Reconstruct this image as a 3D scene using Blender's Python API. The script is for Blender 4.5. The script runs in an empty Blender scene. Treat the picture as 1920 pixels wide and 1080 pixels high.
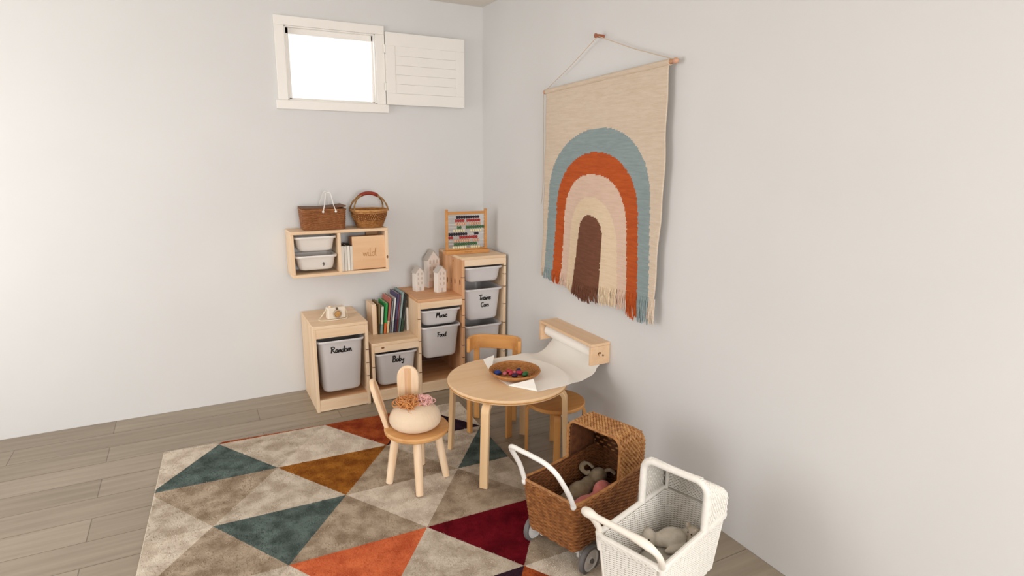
import bpy, math, random
from mathutils import Vector, Matrix
random.seed(7)
PI = math.pi
scene = bpy.context.scene
COL = scene.collection

# ------------------------------------------------------------------ camera
cam_d = bpy.data.cameras.new('camera')
cam = bpy.data.objects.new('camera', cam_d); COL.objects.link(cam)
cam_d.sensor_fit = 'HORIZONTAL'; cam_d.sensor_width = 36.0
cam_d.lens = 1124.3 / 1920 * 36.0
cam_d.clip_start = 0.05
def cam_rot(yaw, pitch, roll):
    y, p, r = (math.radians(a) for a in (yaw, pitch, roll))
    fw = Vector((math.sin(y)*math.cos(p), math.cos(y)*math.cos(p), -math.sin(p)))
    rt = Vector((math.cos(y), -math.sin(y), 0)); up = rt.cross(fw)
    rt2 = math.cos(r)*rt + math.sin(r)*up; up2 = -math.sin(r)*rt + math.cos(r)*up
    m = Matrix((rt2, up2, -fw)).transposed()
    return m.to_4x4()
cam.matrix_world = Matrix.Translation((-1.9702, -4.1762, 1.6461)) @ cam_rot(28.153, 12.712, 0.662)
scene.camera = cam

# ------------------------------------------------------------------ world, light, exposure
scene.view_settings.view_transform = 'Standard'
scene.view_settings.look = 'None'
scene.view_settings.gamma = 1.0
scene.view_settings.use_curve_mapping = False
scene.view_settings.exposure = 0.05
w = bpy.data.worlds.new('daylight'); scene.world = w; w.use_nodes = True
bg = w.node_tree.nodes['Background']
bg.inputs[0].default_value = (1.0, 0.995, 0.985, 1); bg.inputs[1].default_value = 1.25
def area(name, loc, direction, sx, sy, power, color=(1, .995, .985)):
    l = bpy.data.lights.new(name, 'AREA'); l.shape = 'RECTANGLE'; l.size = sx; l.size_y = sy
    l.energy = power; l.color = color
    o = bpy.data.objects.new(name, l); COL.objects.link(o)
    o.location = loc
    o.rotation_euler = Vector(direction).to_track_quat('-Z', 'Z').to_euler()
    return o
area('added_daylight_left', (-4.16, -1.45, 1.40), (1, 0.06, -0.10), 2.0, 1.8, 38)  # lamp added at an unseen left window for the side light
area('added_fill_rear', (-1.45, -6.36, 1.40), (-0.05, 1, -0.08), 2.2, 1.8, 112)  # fill lamp added behind the camera
area('daylight_slot', (-1.07, 0.5, 2.45), (0.15, -1, -0.75), 0.8, 0.5, 16)

# ------------------------------------------------------------------ materials
def lin(h):
    if isinstance(h, str):
        h = h.lstrip('#'); h = [int(h[i:i+2], 16)/255 for i in (0, 2, 4)]
    return tuple(c/12.92 if c <= .04045 else ((c+.055)/1.055)**2.4 for c in h) + (1,)
MATS = {}
def mat(name, color, rough=.6, var=0., vscale=8., stretch=(1, 1, 1), bump=0., bscale=60., bstretch=(1, 1, 1),
        color2=None, spec=.4, metal=0., sheen=0., sss=0., detail=4., contrast=(.3, .7), alpha=None):
    if name in MATS: return MATS[name]
    m = bpy.data.materials.new(name); m.use_nodes = True; nt = m.node_tree
    b = nt.nodes['Principled BSDF']
    c = lin(color)
    b.inputs['Base Color'].default_value = c
    b.inputs['Roughness'].default_value = rough
    b.inputs['Specular IOR Level'].default_value = spec
    b.inputs['Metallic'].default_value = metal
    if sheen: b.inputs['Sheen Weight'].default_value = sheen
    if sss:
        b.inputs['Subsurface Weight'].default_value = sss
        b.inputs['Subsurface Radius'].default_value = (.02, .02, .02)
        b.inputs['Subsurface Scale'].default_value = 1.
    tc = nt.nodes.new('ShaderNodeTexCoord')
    if var or color2:
        mp = nt.nodes.new('ShaderNodeMapping'); mp.inputs['Scale'].default_value = stretch
        oi = nt.nodes.new('ShaderNodeObjectInfo')
        nz = nt.nodes.new('ShaderNodeTexNoise'); nz.inputs['Scale'].default_value = vscale
        nz.inputs['Detail'].default_value = detail
        mul = nt.nodes.new('ShaderNodeMath'); mul.operation = 'MULTIPLY'; mul.inputs[1].default_value = 37.
        nt.links.new(oi.outputs['Random'], mul.inputs[0])
        nt.links.new(tc.outputs['Object'], mp.inputs['Vector']); nt.links.new(mul.outputs[0], mp.inputs['Location'])
        nt.links.new(mp.outputs[0], nz.inputs['Vector'])
        rp = nt.nodes.new('ShaderNodeValToRGB')
        c2 = lin(color2) if color2 else tuple(max(0, x*(1-var)) for x in c[:3]) + (1,)
        rp.color_ramp.elements[0].position = contrast[0]; rp.color_ramp.elements[0].color = c2
        rp.color_ramp.elements[1].position = contrast[1]; rp.color_ramp.elements[1].color = c
        nt.links.new(nz.outputs['Fac'], rp.inputs[0]); nt.links.new(rp.outputs[0], b.inputs['Base Color'])
    if bump:
        mp2 = nt.nodes.new('ShaderNodeMapping'); mp2.inputs['Scale'].default_value = bstretch
        n2 = nt.nodes.new('ShaderNodeTexNoise'); n2.inputs['Scale'].default_value = bscale; n2.inputs['Detail'].default_value = 3
        bp = nt.nodes.new('ShaderNodeBump'); bp.inputs['Strength'].default_value = bump; bp.inputs['Distance'].default_value = .01
        nt.links.new(tc.outputs['Object'], mp2.inputs['Vector']); nt.links.new(mp2.outputs[0], n2.inputs['Vector'])
        nt.links.new(n2.outputs['Fac'], bp.inputs['Height']); nt.links.new(bp.outputs[0], b.inputs['Normal'])
    MATS[name] = m
    return m
AX = {'x': (.06, 1, 1), 'y': (1, .06, 1), 'z': (1, 1, .06)}
def pine(ax='x'):
    return mat('pine_'+ax, '#f0d7b9', .5, color2='#e3c09a', vscale=26, stretch=AX[ax], bump=.04, bscale=40, bstretch=AX[ax], detail=6)
def pine_orange(ax='z'):
    return mat('knotty_pine_'+ax, '#e2b288', .5, color2='#cb9263', vscale=22, stretch=AX[ax], bump=.04, bscale=40, bstretch=AX[ax], detail=6)
def birch(ax='x'):
    return mat('birch_'+ax, '#eccba4', .42, color2='#e2bc91', vscale=30, stretch=AX[ax], detail=6)
def birch_pale(ax='z'):
    return mat('birch_pale_'+ax, '#e6c59b', .45, color2='#dcb587', vscale=30, stretch=AX[ax], detail=6)
def birch_amber(ax='z'):
    return mat('birch_amber_'+ax, '#d8a061', .42, color2='#c98d4e', vscale=30, stretch=AX[ax], detail=6)
M_wall = mat('wall_paint', '#dad9d8', .85, var=.03, vscale=2, bump=.02, bscale=200)
M_ceil = mat('ceiling_paint', '#e2dcd2', .9)
M_white = mat('white_trim_paint', '#f0ece6', .45, var=.02)
M_bin = mat('frosted_plastic', '#dad5d4', .28, var=.05, vscale=6, sss=.15)
M_binw = mat('white_plastic', '#e4ddd6', .35)
M_ink = mat('black_ink', '#17130f', .5)
M_paper = mat('paper', '#f6f1ea', .8)
M_string = mat('cord', '#cdb9a4', .9)
M_wick = mat('brown_wicker', '#a9703f', .55, color2='#7b4a26', vscale=40, detail=2)
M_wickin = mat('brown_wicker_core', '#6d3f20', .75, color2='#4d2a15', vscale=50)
M_wwick = mat('white_wicker', '#e9e4dc', .5, var=.08, vscale=50)
M_wwickin = mat('white_wicker_core', '#cfc9bf', .8, var=.1, vscale=60)
M_grey_rubber = mat('grey_rubber', '#6d6a69', .6)
M_alu = mat('brushed_metal', '#e2e0dd', .4, metal=.1)
def flat(name, c, rough=.65): return mat(name, c, rough, var=.08, vscale=20)

# ------------------------------------------------------------------ mesh builder
def frames(pts, closed=False):
    n = len(pts); T = []
    for i in range(n):
        if closed: a, b = pts[(i-1) % n], pts[(i+1) % n]
        else: a, b = pts[max(0, i-1)], pts[min(n-1, i+1)]
        t = (b-a)
        T.append(t.normalized() if t.length > 1e-9 else Vector((0, 0, 1)))
    ref = Vector((0, 0, 1)) if abs(T[0].z) < .9 else Vector((1, 0, 0))
    N = [(ref - T[0]*ref.dot(T[0])).normalized()]
    for i in range(1, n):
        q = N[-1] - T[i]*N[-1].dot(T[i])
        N.append(q.normalized() if q.length > 1e-6 else N[-1])
    return T, N
class MB:
    def __init__(s): s.v = []; s.f = []; s.m = []
    def add(s, vs, fs, mi=0):
        o = len(s.v); s.v += [tuple(p) for p in vs]
        for f in fs: s.f.append([o+i for i in f]); s.m.append(mi)
    def box(s, x0, x1, y0, y1, z0, z1, mi=0):
        s.add([(x0, y0, z0), (x1, y0, z0), (x1, y1, z0), (x0, y1, z0), (x0, y0, z1), (x1, y0, z1), (x1, y1, z1), (x0, y1, z1)],
              [(0, 3, 2, 1), (4, 5, 6, 7), (0, 1, 5, 4), (1, 2, 6, 5), (2, 3, 7, 6), (3, 0, 4, 7)], mi); return s
    def obox(s, c, ax, h, mi=0):
        c = Vector(c); ax = [Vector(a).normalized() for a in ax]; vs = []
        for k in range(8):
            sg = [(1 if k & (1 << j) else -1)*h[j] for j in range(3)]
            vs.append(c + ax[0]*sg[0] + ax[1]*sg[1] + ax[2]*sg[2])
        s.add(vs, [(0, 2, 3, 1), (4, 5, 7, 6), (0, 1, 5, 4), (2, 6, 7, 3), (0, 4, 6, 2), (1, 3, 7, 5)], mi); return s
    def loft(s, rings, cap=True, closed_ring=True, mi=0):
        n = len(rings[0]); vs = [p for r in rings for p in r]; fs = []
        for i in range(len(rings)-1):
            for j in range(n if closed_ring else n-1):
                k = (j+1) % n
                fs.append((i*n+j, i*n+k, (i+1)*n+k, (i+1)*n+j))
        if cap and closed_ring:
            fs.append(tuple(reversed(range(n)))); fs.append(tuple((len(rings)-1)*n+j for j in range(n)))
        s.add(vs, fs, mi); return s
    def tube(s, pts, r, n=8, closed=False, mi=0, flat=1.):
        pts = [Vector(p) for p in pts]; T, N = frames(pts, closed); vs = []; fs = []; L = len(pts)
        for i, p in enumerate(pts):
            B = T[i].cross(N[i]); rr = r[i] if isinstance(r, (list, tuple)) else r
            for j in range(n):
                a = 2*PI*j/n
                vs.append(p + N[i]*(math.cos(a)*rr*flat) + B*(math.sin(a)*rr))
        for i in range(L if closed else L-1):
            i2 = (i+1) % L
            for j in range(n):
                k = (j+1) % n; fs.append((i*n+j, i*n+k, i2*n+k, i2*n+j))
        if not closed:
            fs.append(tuple(reversed(range(n)))); fs.append(tuple((L-1)*n+j for j in range(n)))
        s.add(vs, fs, mi); return s
    def lathe(s, prof, n=32, c=(0, 0, 0), ex=(1, 0, 0), ey=(0, 1, 0), ez=(0, 0, 1), mi=0, sx=1., sy=1.):
        c = Vector(c); ex, ey, ez = Vector(ex), Vector(ey), Vector(ez); rings = []
        for (r, z) in prof:
            rings.append([c + ex*(r*sx*math.cos(2*PI*j/n)) + ey*(r*sy*math.sin(2*PI*j/n)) + ez*z for j in range(n)])
        s.loft(rings, True, True, mi); return s
    def prism(s, poly, o, ux, uy, th, mi=0):
        o, ux, uy = Vector(o), Vector(ux).normalized(), Vector(uy).normalized(); nn = ux.cross(uy)
        a = [o + ux*p[0] + uy*p[1] - nn*(th/2) for p in poly]; b = [p + nn*th for p in a]; n = len(poly)
        s.add(a+b, [tuple(reversed(range(n))), tuple(range(n, 2*n))] + [(i, (i+1) % n, n+(i+1) % n, n+i) for i in range(n)], mi); return s
    def ball(s, c, r, rot=None, nu=18, nv=12, mi=0):
        c = Vector(c); r = (r, r, r) if not hasattr(r, '__len__') else r; rings = []
        for i in range(nv+1):
            t = PI*(i+.02)/(nv+.04) if 0 < i < nv else (0.03 if i == 0 else PI-.03)
            ring = []
            for j in range(nu):
                a = 2*PI*j/nu
                p = Vector((r[0]*math.sin(t)*math.cos(a), r[1]*math.sin(t)*math.sin(a), -r[2]*math.cos(t)))
                if rot: p = rot @ p
                ring.append(c+p)
            rings.append(ring)
        s.loft(rings, True, True, mi); return s
    def strip(s, pts, wd, wdt, th, mi=0):
        pts = [Vector(p) for p in pts]; wd = Vector(wd).normalized(); T, _ = frames(pts); rings = []
        for p, t in zip(pts, T):
            nn = t.cross(wd).normalized()
            rings.append([p + wd*(wdt/2) + nn*(th/2), p - wd*(wdt/2) + nn*(th/2), p - wd*(wdt/2) - nn*(th/2), p + wd*(wdt/2) - nn*(th/2)])
        s.loft(rings, True, True, mi); return s
    def build(s, name, mats, parent=None, smooth=True, bevel=0., angle=35, label=None):
        me = bpy.data.meshes.new(name); me.from_pydata(s.v, [], s.f); me.validate(clean_customdata=False)
        if not isinstance(mats, (list, tuple)): mats = [mats]
        for m in mats: me.materials.append(m)
        if len(mats) > 1 and len(me.polygons) == len(s.m): me.polygons.foreach_set('material_index', s.m)
        import bmesh
        bm = bmesh.new(); bm.from_mesh(me); bmesh.ops.recalc_face_normals(bm, faces=bm.faces[:]); bm.to_mesh(me); bm.free()
        if smooth:
            me.polygons.foreach_set('use_smooth', [True]*len(me.polygons)); me.set_sharp_from_angle(angle=math.radians(angle))
        me.update()
        o = bpy.data.objects.new(name, me); COL.objects.link(o)
        if parent: o.parent = parent
        if bevel:
            b = o.modifiers.new('bevel', 'BEVEL'); b.width = bevel; b.segments = 2; b.limit_method = 'ANGLE'; b.angle_limit = math.radians(40)
        if label: o['label'] = label
        return o
def tag(o, label, cat, group=None, kind=None):
    if label: o['label'] = label
    if cat: o['category'] = cat
    if group: o['group'] = group
    if kind: o['kind'] = kind
    return o
def thing(name, label, cat, loc=(0, 0, 0), rz=0., group=None):
    o = bpy.data.objects.new(name, None); COL.objects.link(o); o.empty_display_size = .05
    o.location = loc; o.rotation_euler = (0, 0, rz)
    return tag(o, label, cat, group)
def bx(name, b, m, parent=None, bevel=.002, label=None):
    return MB().box(*b).build(name, m, parent, bevel=bevel, label=label)
def catmull(P, k=6, closed=False):
    P = [Vector(p) for p in P]; n = len(P); out = []
    for i in range(n if closed else n-1):
        if closed: a, b, c, d = P[(i-1) % n], P[i], P[(i+1) % n], P[(i+2) % n]
        else: a, b, c, d = P[max(0, i-1)], P[i], P[i+1], P[min(n-1, i+2)]
        for j in range(k):
            t = j/k
            out.append(.5*((2*b) + (c-a)*t + (2*a-5*b+4*c-d)*t*t + (3*b-a-3*c+d)*t**3))
    if not closed: out.append(P[-1])
    return out
def rrect(hx, hy, r, n):
    segs = []; L = 0
    cs = [(hx-r, hy-r, 0), (-hx+r, hy-r, 90), (-hx+r, -hy+r, 180), (hx-r, -hy+r, 270)]
    dense = []
    for cx, cy, a0 in cs:
        for k in range(13):
            a = math.radians(a0 + 90*k/12); dense.append((cx+r*math.cos(a), cy+r*math.sin(a), math.cos(a), math.sin(a)))
    dense.append(dense[0]); cum = [0]
    for i in range(len(dense)-1): cum.append(cum[-1]+math.hypot(dense[i+1][0]-dense[i][0], dense[i+1][1]-dense[i][1]))
    out = []; j = 0
    for i in range(n):
        q = cum[-1]*i/n
        while cum[j+1] < q: j += 1
        t = (q-cum[j])/max(1e-9, cum[j+1]-cum[j]); a, b = dense[j], dense[j+1]
        out.append(tuple(a[k]+(b[k]-a[k])*t for k in range(4)))
    return out
def struct(o): o['kind'] = 'structure'; return o

# ------------------------------------------------------------------ room shell
H = 2.655; X0 = -4.2; Y0 = -6.4; T = .12
M_floor = bpy.data.materials.new('floor_planks'); M_floor.use_nodes = True
def floor_nodes(m):
    nt = m.node_tree; b = nt.nodes['Principled BSDF']; b.inputs['Roughness'].default_value = .38
    tc = nt.nodes.new('ShaderNodeTexCoord'); br = nt.nodes.new('ShaderNodeTexBrick')
    br.inputs['Color1'].default_value = lin('#a39583'); br.inputs['Color2'].default_value = lin('#958775'); br.inputs['Mortar'].default_value = lin('#6f6354')
    br.inputs['Scale'].default_value = 1.; br.inputs['Brick Width'].default_value = 1.25; br.inputs['Row Height'].default_value = .19
    br.inputs['Mortar Size'].default_value = .0022; br.offset = .37
    nz = nt.nodes.new('ShaderNodeTexNoise'); nz.inputs['Scale'].default_value = 14; nz.inputs['Detail'].default_value = 6
    mp = nt.nodes.new('ShaderNodeMapping'); mp.inputs['Scale'].default_value = (.15, 2.2, 1)
    mx = nt.nodes.new('ShaderNodeMixRGB'); mx.blend_type = 'MULTIPLY'; mx.inputs[0].default_value = .55
    rp = nt.nodes.new('ShaderNodeValToRGB'); rp.color_ramp.elements[0].position = .3; rp.color_ramp.elements[0].color = (.55, .52, .5, 1); rp.color_ramp.elements[1].position = .7
    L = nt.links.new
    L(tc.outputs['Object'], br.inputs['Vector']); L(tc.outputs['Object'], mp.inputs['Vector']); L(mp.outputs[0], nz.inputs['Vector'])
    L(nz.outputs['Fac'], rp.inputs[0]); L(br.outputs['Color'], mx.inputs[1]); L(rp.outputs[0], mx.inputs[2]); L(mx.outputs[0], b.inputs['Base Color'])
floor_nodes(M_floor)
struct(bx('floor', (X0-T, T, Y0-T, T, -.1, 0), M_floor, bevel=0))
struct(bx('ceiling', (X0-T, T, Y0-T, T, H, H+.1), M_ceil, bevel=0))
struct(bx('wall_right', (0, T, Y0-T, T, 0, H), M_wall, bevel=0))
WX0, WX1, WZ0, WZ1 = -1.36, -.79, 1.955, 2.40          # slot window
m = MB(); m.box(X0-T, WX0, 0, T, 0, H); m.box(WX1, 0, 0, T, 0, H); m.box(WX0, WX1, 0, T, 0, WZ0); m.box(WX0, WX1, 0, T, WZ1, H)
struct(m.build('wall_back', M_wall, smooth=False))
LY0, LY1, LZ0, LZ1 = -2.40, -.30, .45, 2.35
m = MB(); m.box(X0-T, X0, Y0, LY0, 0, H); m.box(X0-T, X0, LY1, 0, 0, H); m.box(X0-T, X0, LY0, LY1, 0, LZ0); m.box(X0-T, X0, LY0, LY1, LZ1, H)
struct(m.build('wall_left', M_wall, smooth=False))
FX0, FX1 = -2.65, -.25
m = MB(); m.box(X0, FX0, Y0-T, Y0, 0, H); m.box(FX1, 0, Y0-T, Y0, 0, H); m.box(FX0, FX1, Y0-T, Y0, 0, LZ0); m.box(FX0, FX1, Y0-T, Y0, LZ1, H)
struct(m.build('wall_front', M_wall, smooth=False))
M_pane = bpy.data.materials.new('clear_pane'); M_pane.use_nodes = True
nt = M_pane.node_tree; nt.nodes.remove(nt.nodes['Principled BSDF'])
tr = nt.nodes.new('ShaderNodeBsdfTransparent'); gl = nt.nodes.new('ShaderNodeBsdfGlossy'); gl.inputs['Roughness'].default_value = .02
fr = nt.nodes.new('ShaderNodeFresnel'); mxs = nt.nodes.new('ShaderNodeMixShader')
nt.links.new(fr.outputs[0], mxs.inputs[0]); nt.links.new(tr.outputs[0], mxs.inputs[1]); nt.links.new(gl.outputs[0], mxs.inputs[2])
nt.links.new(mxs.outputs[0], nt.nodes['Material Output'].inputs[0])

# window_1: high slot window in the back wall
win = struct(bpy.data.objects.new('window_1', None)); COL.objects.link(win); win.location = ((WX0+WX1)/2, 0, WZ0)
hw, hh = (WX1-WX0)/2, WZ1-WZ0
m = MB(); t = .06
m.box(-hw-t, hw+t, -.018, 0, hh, hh+.055); m.box(-hw-t, -hw, -.018, 0, 0, hh); m.box(hw, hw+t, -.018, 0, 0, hh)
m.box(-hw-t-.015, hw+t+.015, -.03, 0, -.055, 0)
m.build('window_trim', M_white, win, bevel=.003)
m = MB(); t = .03
m.box(-hw, hw, .03, .07, hh-t-.012, hh); m.box(-hw, hw, .03, .07, 0, t*.6); m.box(-hw, -hw+t, .03, .07, 0, hh); m.box(hw-t*.6, hw, .03, .07, 0, hh)
m.box(-hw, -hw+.008, -.004, .12, 0, hh); m.box(hw-.008, hw, -.004, .12, 0, hh); m.box(-hw, hw, -.004, .12, hh-.008, hh); m.box(-hw, hw, -.004, .12, 0, .008)
m.build('sash', M_white, win, bevel=.002)
MB().box(-hw+.02, hw-.02, .046, .052, .015, hh-.03).build('pane', M_pane, win, smooth=False)
for nm, y0, y1, ax in (('unseen_window_2', LY0, LY1, 'y'), ('unseen_window_3', FX0, FX1, 'x')):  # two unseen windows, added out of view to bring in light
    wn = struct(bpy.data.objects.new(nm, None)); COL.objects.link(wn)
    m = MB(); p = MB()
    n = 3
    for i in range(n+1):
        q = y0 + (y1-y0)*i/n
        a, b = q-.03, q+.03
        if ax == 'y': m.box(X0-.1, X0+.01, a, b, LZ0, LZ1)
        else: m.box(a, b, Y0-.1, Y0+.01, LZ0, LZ1)
    for z in (LZ0, LZ1-.05):
        if ax == 'y': m.box(X0-.1, X0+.01, y0, y1, z, z+.05)
        else: m.box(y0, y1, Y0-.1, Y0+.01, z, z+.05)
    m.build('frame', M_white, wn, bevel=.003)

# swung-open shutter leaf beside the slot window
sh = thing('window_shutter', 'white panelled shutter leaf swung open flat against the back wall beside the window', 'shutter', (-.729, 0, 1.955))
SW, SH = .566, .462
m = MB()
m.box(0, SW, -.045, -.02, 0, .075); m.box(0, SW, -.045, -.02, SH-.085, SH); m.box(0, .062, -.045, -.02, .075, SH-.085); m.box(SW-.062, SW, -.045, -.02, .075, SH-.085)
m.build('shutter_frame', M_white, sh, bevel=.002)
m = MB()
for k in range(5):
    z0 = .075 + k*(SH-.16)/5
    m.box(.0625, SW-.0625, -.042, -.026, z0+.0008, z0+(SH-.16)/5)
m.build('shutter_panel', M_white, sh, bevel=.0004)
for z in (.09, SH-.13): MB().tube([(-.006, -.03, z), (-.006, -.03, z+.05)], .007, 10).build('hinge', M_white, sh)
m = MB().box(.0, .03, -.02, 0, SH*.3, SH*.7); m.build('hinge_block', M_white, sh, bevel=.001)

# ------------------------------------------------------------------ rug
def clip(poly, half):
    px, py, nx, ny = half; out = []
    for i in range(len(poly)):
        a, b = poly[i], poly[(i+1) % len(poly)]
        da = (a[0]-px)*nx+(a[1]-py)*ny; db = (b[0]-px)*nx+(b[1]-py)*ny
        if da >= 0: out.append(a)
        if (da >= 0) != (db >= 0):
            t = da/(da-db); out.append((a[0]+(b[0]-a[0])*t, a[1]+(b[1]-a[1])*t))
    return out
RC = Vector((-.508, -.706)); e1 = Vector((-.9985, .052)); e2 = Vector((-.062, -.998))
RW, RL = 1.72, 2.45
quad = [RC, RC+e1*RW, RC+e1*RW+e2*RL, RC+e2*RL]
halves = []
cen = sum(quad, Vector((0, 0)))/4
for i in range(4):
    a, b = quad[i], quad[(i+1) % 4]; d = b-a; nn = Vector((-d.y, d.x)).normalized()
    if (cen-a).dot(nn) < 0: nn = -nn
    halves.append((a.x, a.y, nn.x, nn.y))
def rugm(name, c, c2): return mat('pile_'+name, c, .95, color2=c2, vscale=11, detail=9, contrast=(.38, .6), bump=.5, bscale=240, spec=.05)
RM = {'cream': rugm('cream', '#dccfbf', '#bdad9c'), 'light': rugm('light', '#d2c5b5', '#ac9c8a'), 'taupe': rugm('taupe', '#b8a691', '#8f7c68'),
      'rust': rugm('rust', '#a9552c', '#82351f'), 'brown': rugm('brown', '#a4692a', '#7a451a'), 'teal': rugm('teal', '#66746f', '#454f4c'),
      'navy': rugm('navy', '#38252f', '#281822'), 'orange': rugm('orange', '#d9744a', '#bb5a38'), 'red': rugm('burgundy', '#721420', '#560c16')}
RK = list(RM)
O = Vector((-1.114, -1.087)); va = Vector((.581, -.014)); vb = Vector((-.321, -.407))
U = {(-1, -1): 'rust', (0, -1): 'cream', (-1, 0): 'brown', (0, 0): 'light', (-1, 1): 'teal', (0, 1): 'cream', (1, 1): 'light', (1, 2): 'red', (0, 2): 'orange',
     (1, 3): 'navy', (2, 3): 'cream', (1, 0): 'light', (-1, 2): 'light', (0, 3): 'light', (-2, 0): 'taupe', (-2, -1): 'light', (-2, 1): 'cream', (2, 2): 'teal', (-1, 3): 'rust', (0, 4): 'red', (1, 4): 'light'}
Lw = {(0, -1): 'navy', (-1, -1): 'cream', (-1, 0): 'light', (0, 0): 'taupe', (1, 0): 'teal', (0, 1): 'taupe', (1, 1): 'taupe', (1, 2): 'light', (2, 2): 'taupe', (2, 3): 'rust',
      (-1, 1): 'taupe', (0, 2): 'cream', (-2, -1): 'teal', (-2, 0): 'light', (-2, 1): 'orange', (-1, 2): 'brown', (0, 3): 'taupe', (1, 3): 'taupe', (-1, 3): 'light', (1, -1): 'light'}
RZ = .016
rug = thing('rug', 'shaggy rug of rust, brown, teal, burgundy and beige triangles under the bunny chair', 'rug', (cen.x, cen.y, 0))
m = MB(); tuft = MB(); rnd = random.Random(3)
def inpoly(p, poly):
    s = 0
    for i in range(len(poly)):
        a, b = poly[i], poly[(i+1) % len(poly)]
        c = (b[0]-a[0])*(p[1]-a[1])-(b[1]-a[1])*(p[0]-a[0])
        if s == 0: s = 1 if c > 0 else -1
        elif c*s < 0: return False
    return True
for i in range(-7, 9):
    for j in range(-4, 9):
        A = O+va*i+vb*j; B = A+va; Cc = A+va+vb; D = A+vb
        for key, tri, dic in (((i, j), [A, B, Cc], U), ((i, j), [A, Cc, D], Lw)):
            poly = [tuple(p) for p in tri]
            for h in halves:
                if poly: poly = clip(poly, h)
            if len(poly) < 3: continue
            ck = dic.get(key) or ['light', 'taupe', 'cream', 'teal', 'light', 'rust', 'taupe'][(i*3+j*5+(dic is U)*2) % 7]
            mi = RK.index(ck)
            loc = [(p[0]-cen.x, p[1]-cen.y) for p in poly]
            n = len(loc)
            m.add([(x, y, RZ) for x, y in loc], [tuple(range(n))], mi)
            xs = [p[0] for p in loc]; ys = [p[1] for p in loc]
            ar = abs(sum(loc[k][0]*loc[(k+1) % n][1]-loc[(k+1) % n][0]*loc[k][1] for k in range(n)))/2
            cnt = int(ar*26000); got = 0
            while got < cnt:
                p = (rnd.uniform(min(xs), max(xs)), rnd.uniform(min(ys), max(ys)))
                if not inpoly(p, loc): continue
                got += 1
                a = rnd.uniform(0, 2*PI); w_ = rnd.uniform(.0016, .003); hgt = rnd.uniform(.004, .009); a2 = rnd.uniform(0, 2*PI); ln = rnd.uniform(.002, .007)
                dx, dy = math.cos(a)*w_, math.sin(a)*w_
                tuft.add([(p[0]-dx, p[1]-dy, RZ-.002), (p[0]+dx, p[1]+dy, RZ-.002), (p[0]+math.cos(a2)*ln, p[1]+math.sin(a2)*ln, RZ+hgt*.55)], [(0, 1, 2)], mi)
qs = [(p.x-cen.x, p.y-cen.y) for p in quad]
for k in range(4):
    a, b = qs[k], qs[(k+1) % 4]
    m.add([(a[0], a[1], 0), (b[0], b[1], 0), (b[0], b[1], RZ), (a[0], a[1], RZ)], [(0, 1, 2, 3)], RK.index('light'))
m.add([(q[0], q[1], 0.0005) for q in qs], [(0, 1, 2, 3)], RK.index('taupe'))
m.build('backing', [RM[k] for k in RK], rug, smooth=False)
to = tuft.build('pile', [RM[k] for k in RK], rug, smooth=False); to['kind'] = 'stuff'
m = MB(); ring = [(q[0]*.999, q[1]*.999, .008) for q in qs]
for k in range(4): m.tube([ring[k], ring[(k+1) % 4]], .006, 6)
m.build('binding', mat('rug_binding', '#c9bca8', .9), rug)

# ------------------------------------------------------------------ storage frames and bins
FY = -.44
def groove_panel(x0, x1, z1, name, par, m, z0=0.):
    b = MB(); b.box(x0, x1, FY, -.004, z0, z1)
    # front edge shows slots where the bin runners slide
    return b.build(name, m, par, bevel=.002)
def knots(par, spots, plane):
    for (a, c, ra, rc) in spots:
        b = MB(); pts = [(math.cos(2*PI*k/14)*ra, math.sin(2*PI*k/14)*rc) for k in range(14)]
        if plane[0] == 'x': b.prism(pts, (plane[1], a, c), (0, 1, 0), (0, 0, 1), .0012)
        else: b.prism(pts, (a, plane[1], c), (1, 0, 0), (0, 0, 1), .0012)
        b.build('knot', mat('pine_knot', '#8d5a34', .6, color2='#6d4123', vscale=60), par, label='dark brown pine knot')
def runner_slots(par, x, zs):
    for z in zs:
        MB().box(x-.0095, x+.0095, FY-.0008, FY+.02, z-.0025, z+.0025).build('runner_slot', mat('slot_dark', '#6d4f3a', .8), par, label='dark slot for a bin rim')
stair = thing('stair_storage_unit', 'pine stair-step storage unit with three steps of bins in the corner', 'storage unit', (-.515, 0, 0))
sx = lambda x: x+.515
PT = .019
def spanel(x, z1, mt): return groove_panel(sx(x), sx(x)+PT, z1, 'side_panel', stair, mt)
P = [-1.01, -.686, -.362, -.039]      # left edges of the four uprights
ZS = [.411, .6735, .94]
spanel(P[0], ZS[0]-.02, pine('z')); spanel(P[1], ZS[1]-.02, pine('z')); spanel(P[2], ZS[2]-.02, pine_orange('z')); spanel(P[3], ZS[2]-.02, pine('z'))
for k in range(3):
    xl = P[k]; xr = P[k+1] + (PT if k == 2 else 0)
    bx('top_board', (sx(xl), sx(xr), FY, -.004, ZS[k]-.02, ZS[k]), pine('x') if k != 1 else pine_orange('x'), stair, .003)
    bx('apron', (sx(P[k]+PT), sx(P[k+1]), FY+.001, FY+.02, ZS[k]-.066, ZS[k]-.02), pine('x'), stair, .002)
    bx('bottom_board', (sx(P[k]+PT), sx(P[k+1]), FY+.02, -.004, .06, .078), pine_orange('x'), stair, .001)
    bx('front_rail', (sx(P[k]+PT), sx(P[k+1]), FY+.002, FY+.022, .003, .078), pine('x'), stair, .002)
bx('back_rail', (sx(P[0]+PT), sx(P[3]), -.02, -.005, .2, .3), pine('x'), stair, .001)
bx('back_rail', (sx(P[1]+PT), sx(P[3]), -.02, -.005, .5, .58), pine('x'), stair, .001)
M_bay_shade = mat('bay_shade_brown', '#6f4b3c', .8, color2='#5b3b2e', vscale=10)  # dark brown sheets added behind the bins to imitate shade in the bays
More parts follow.
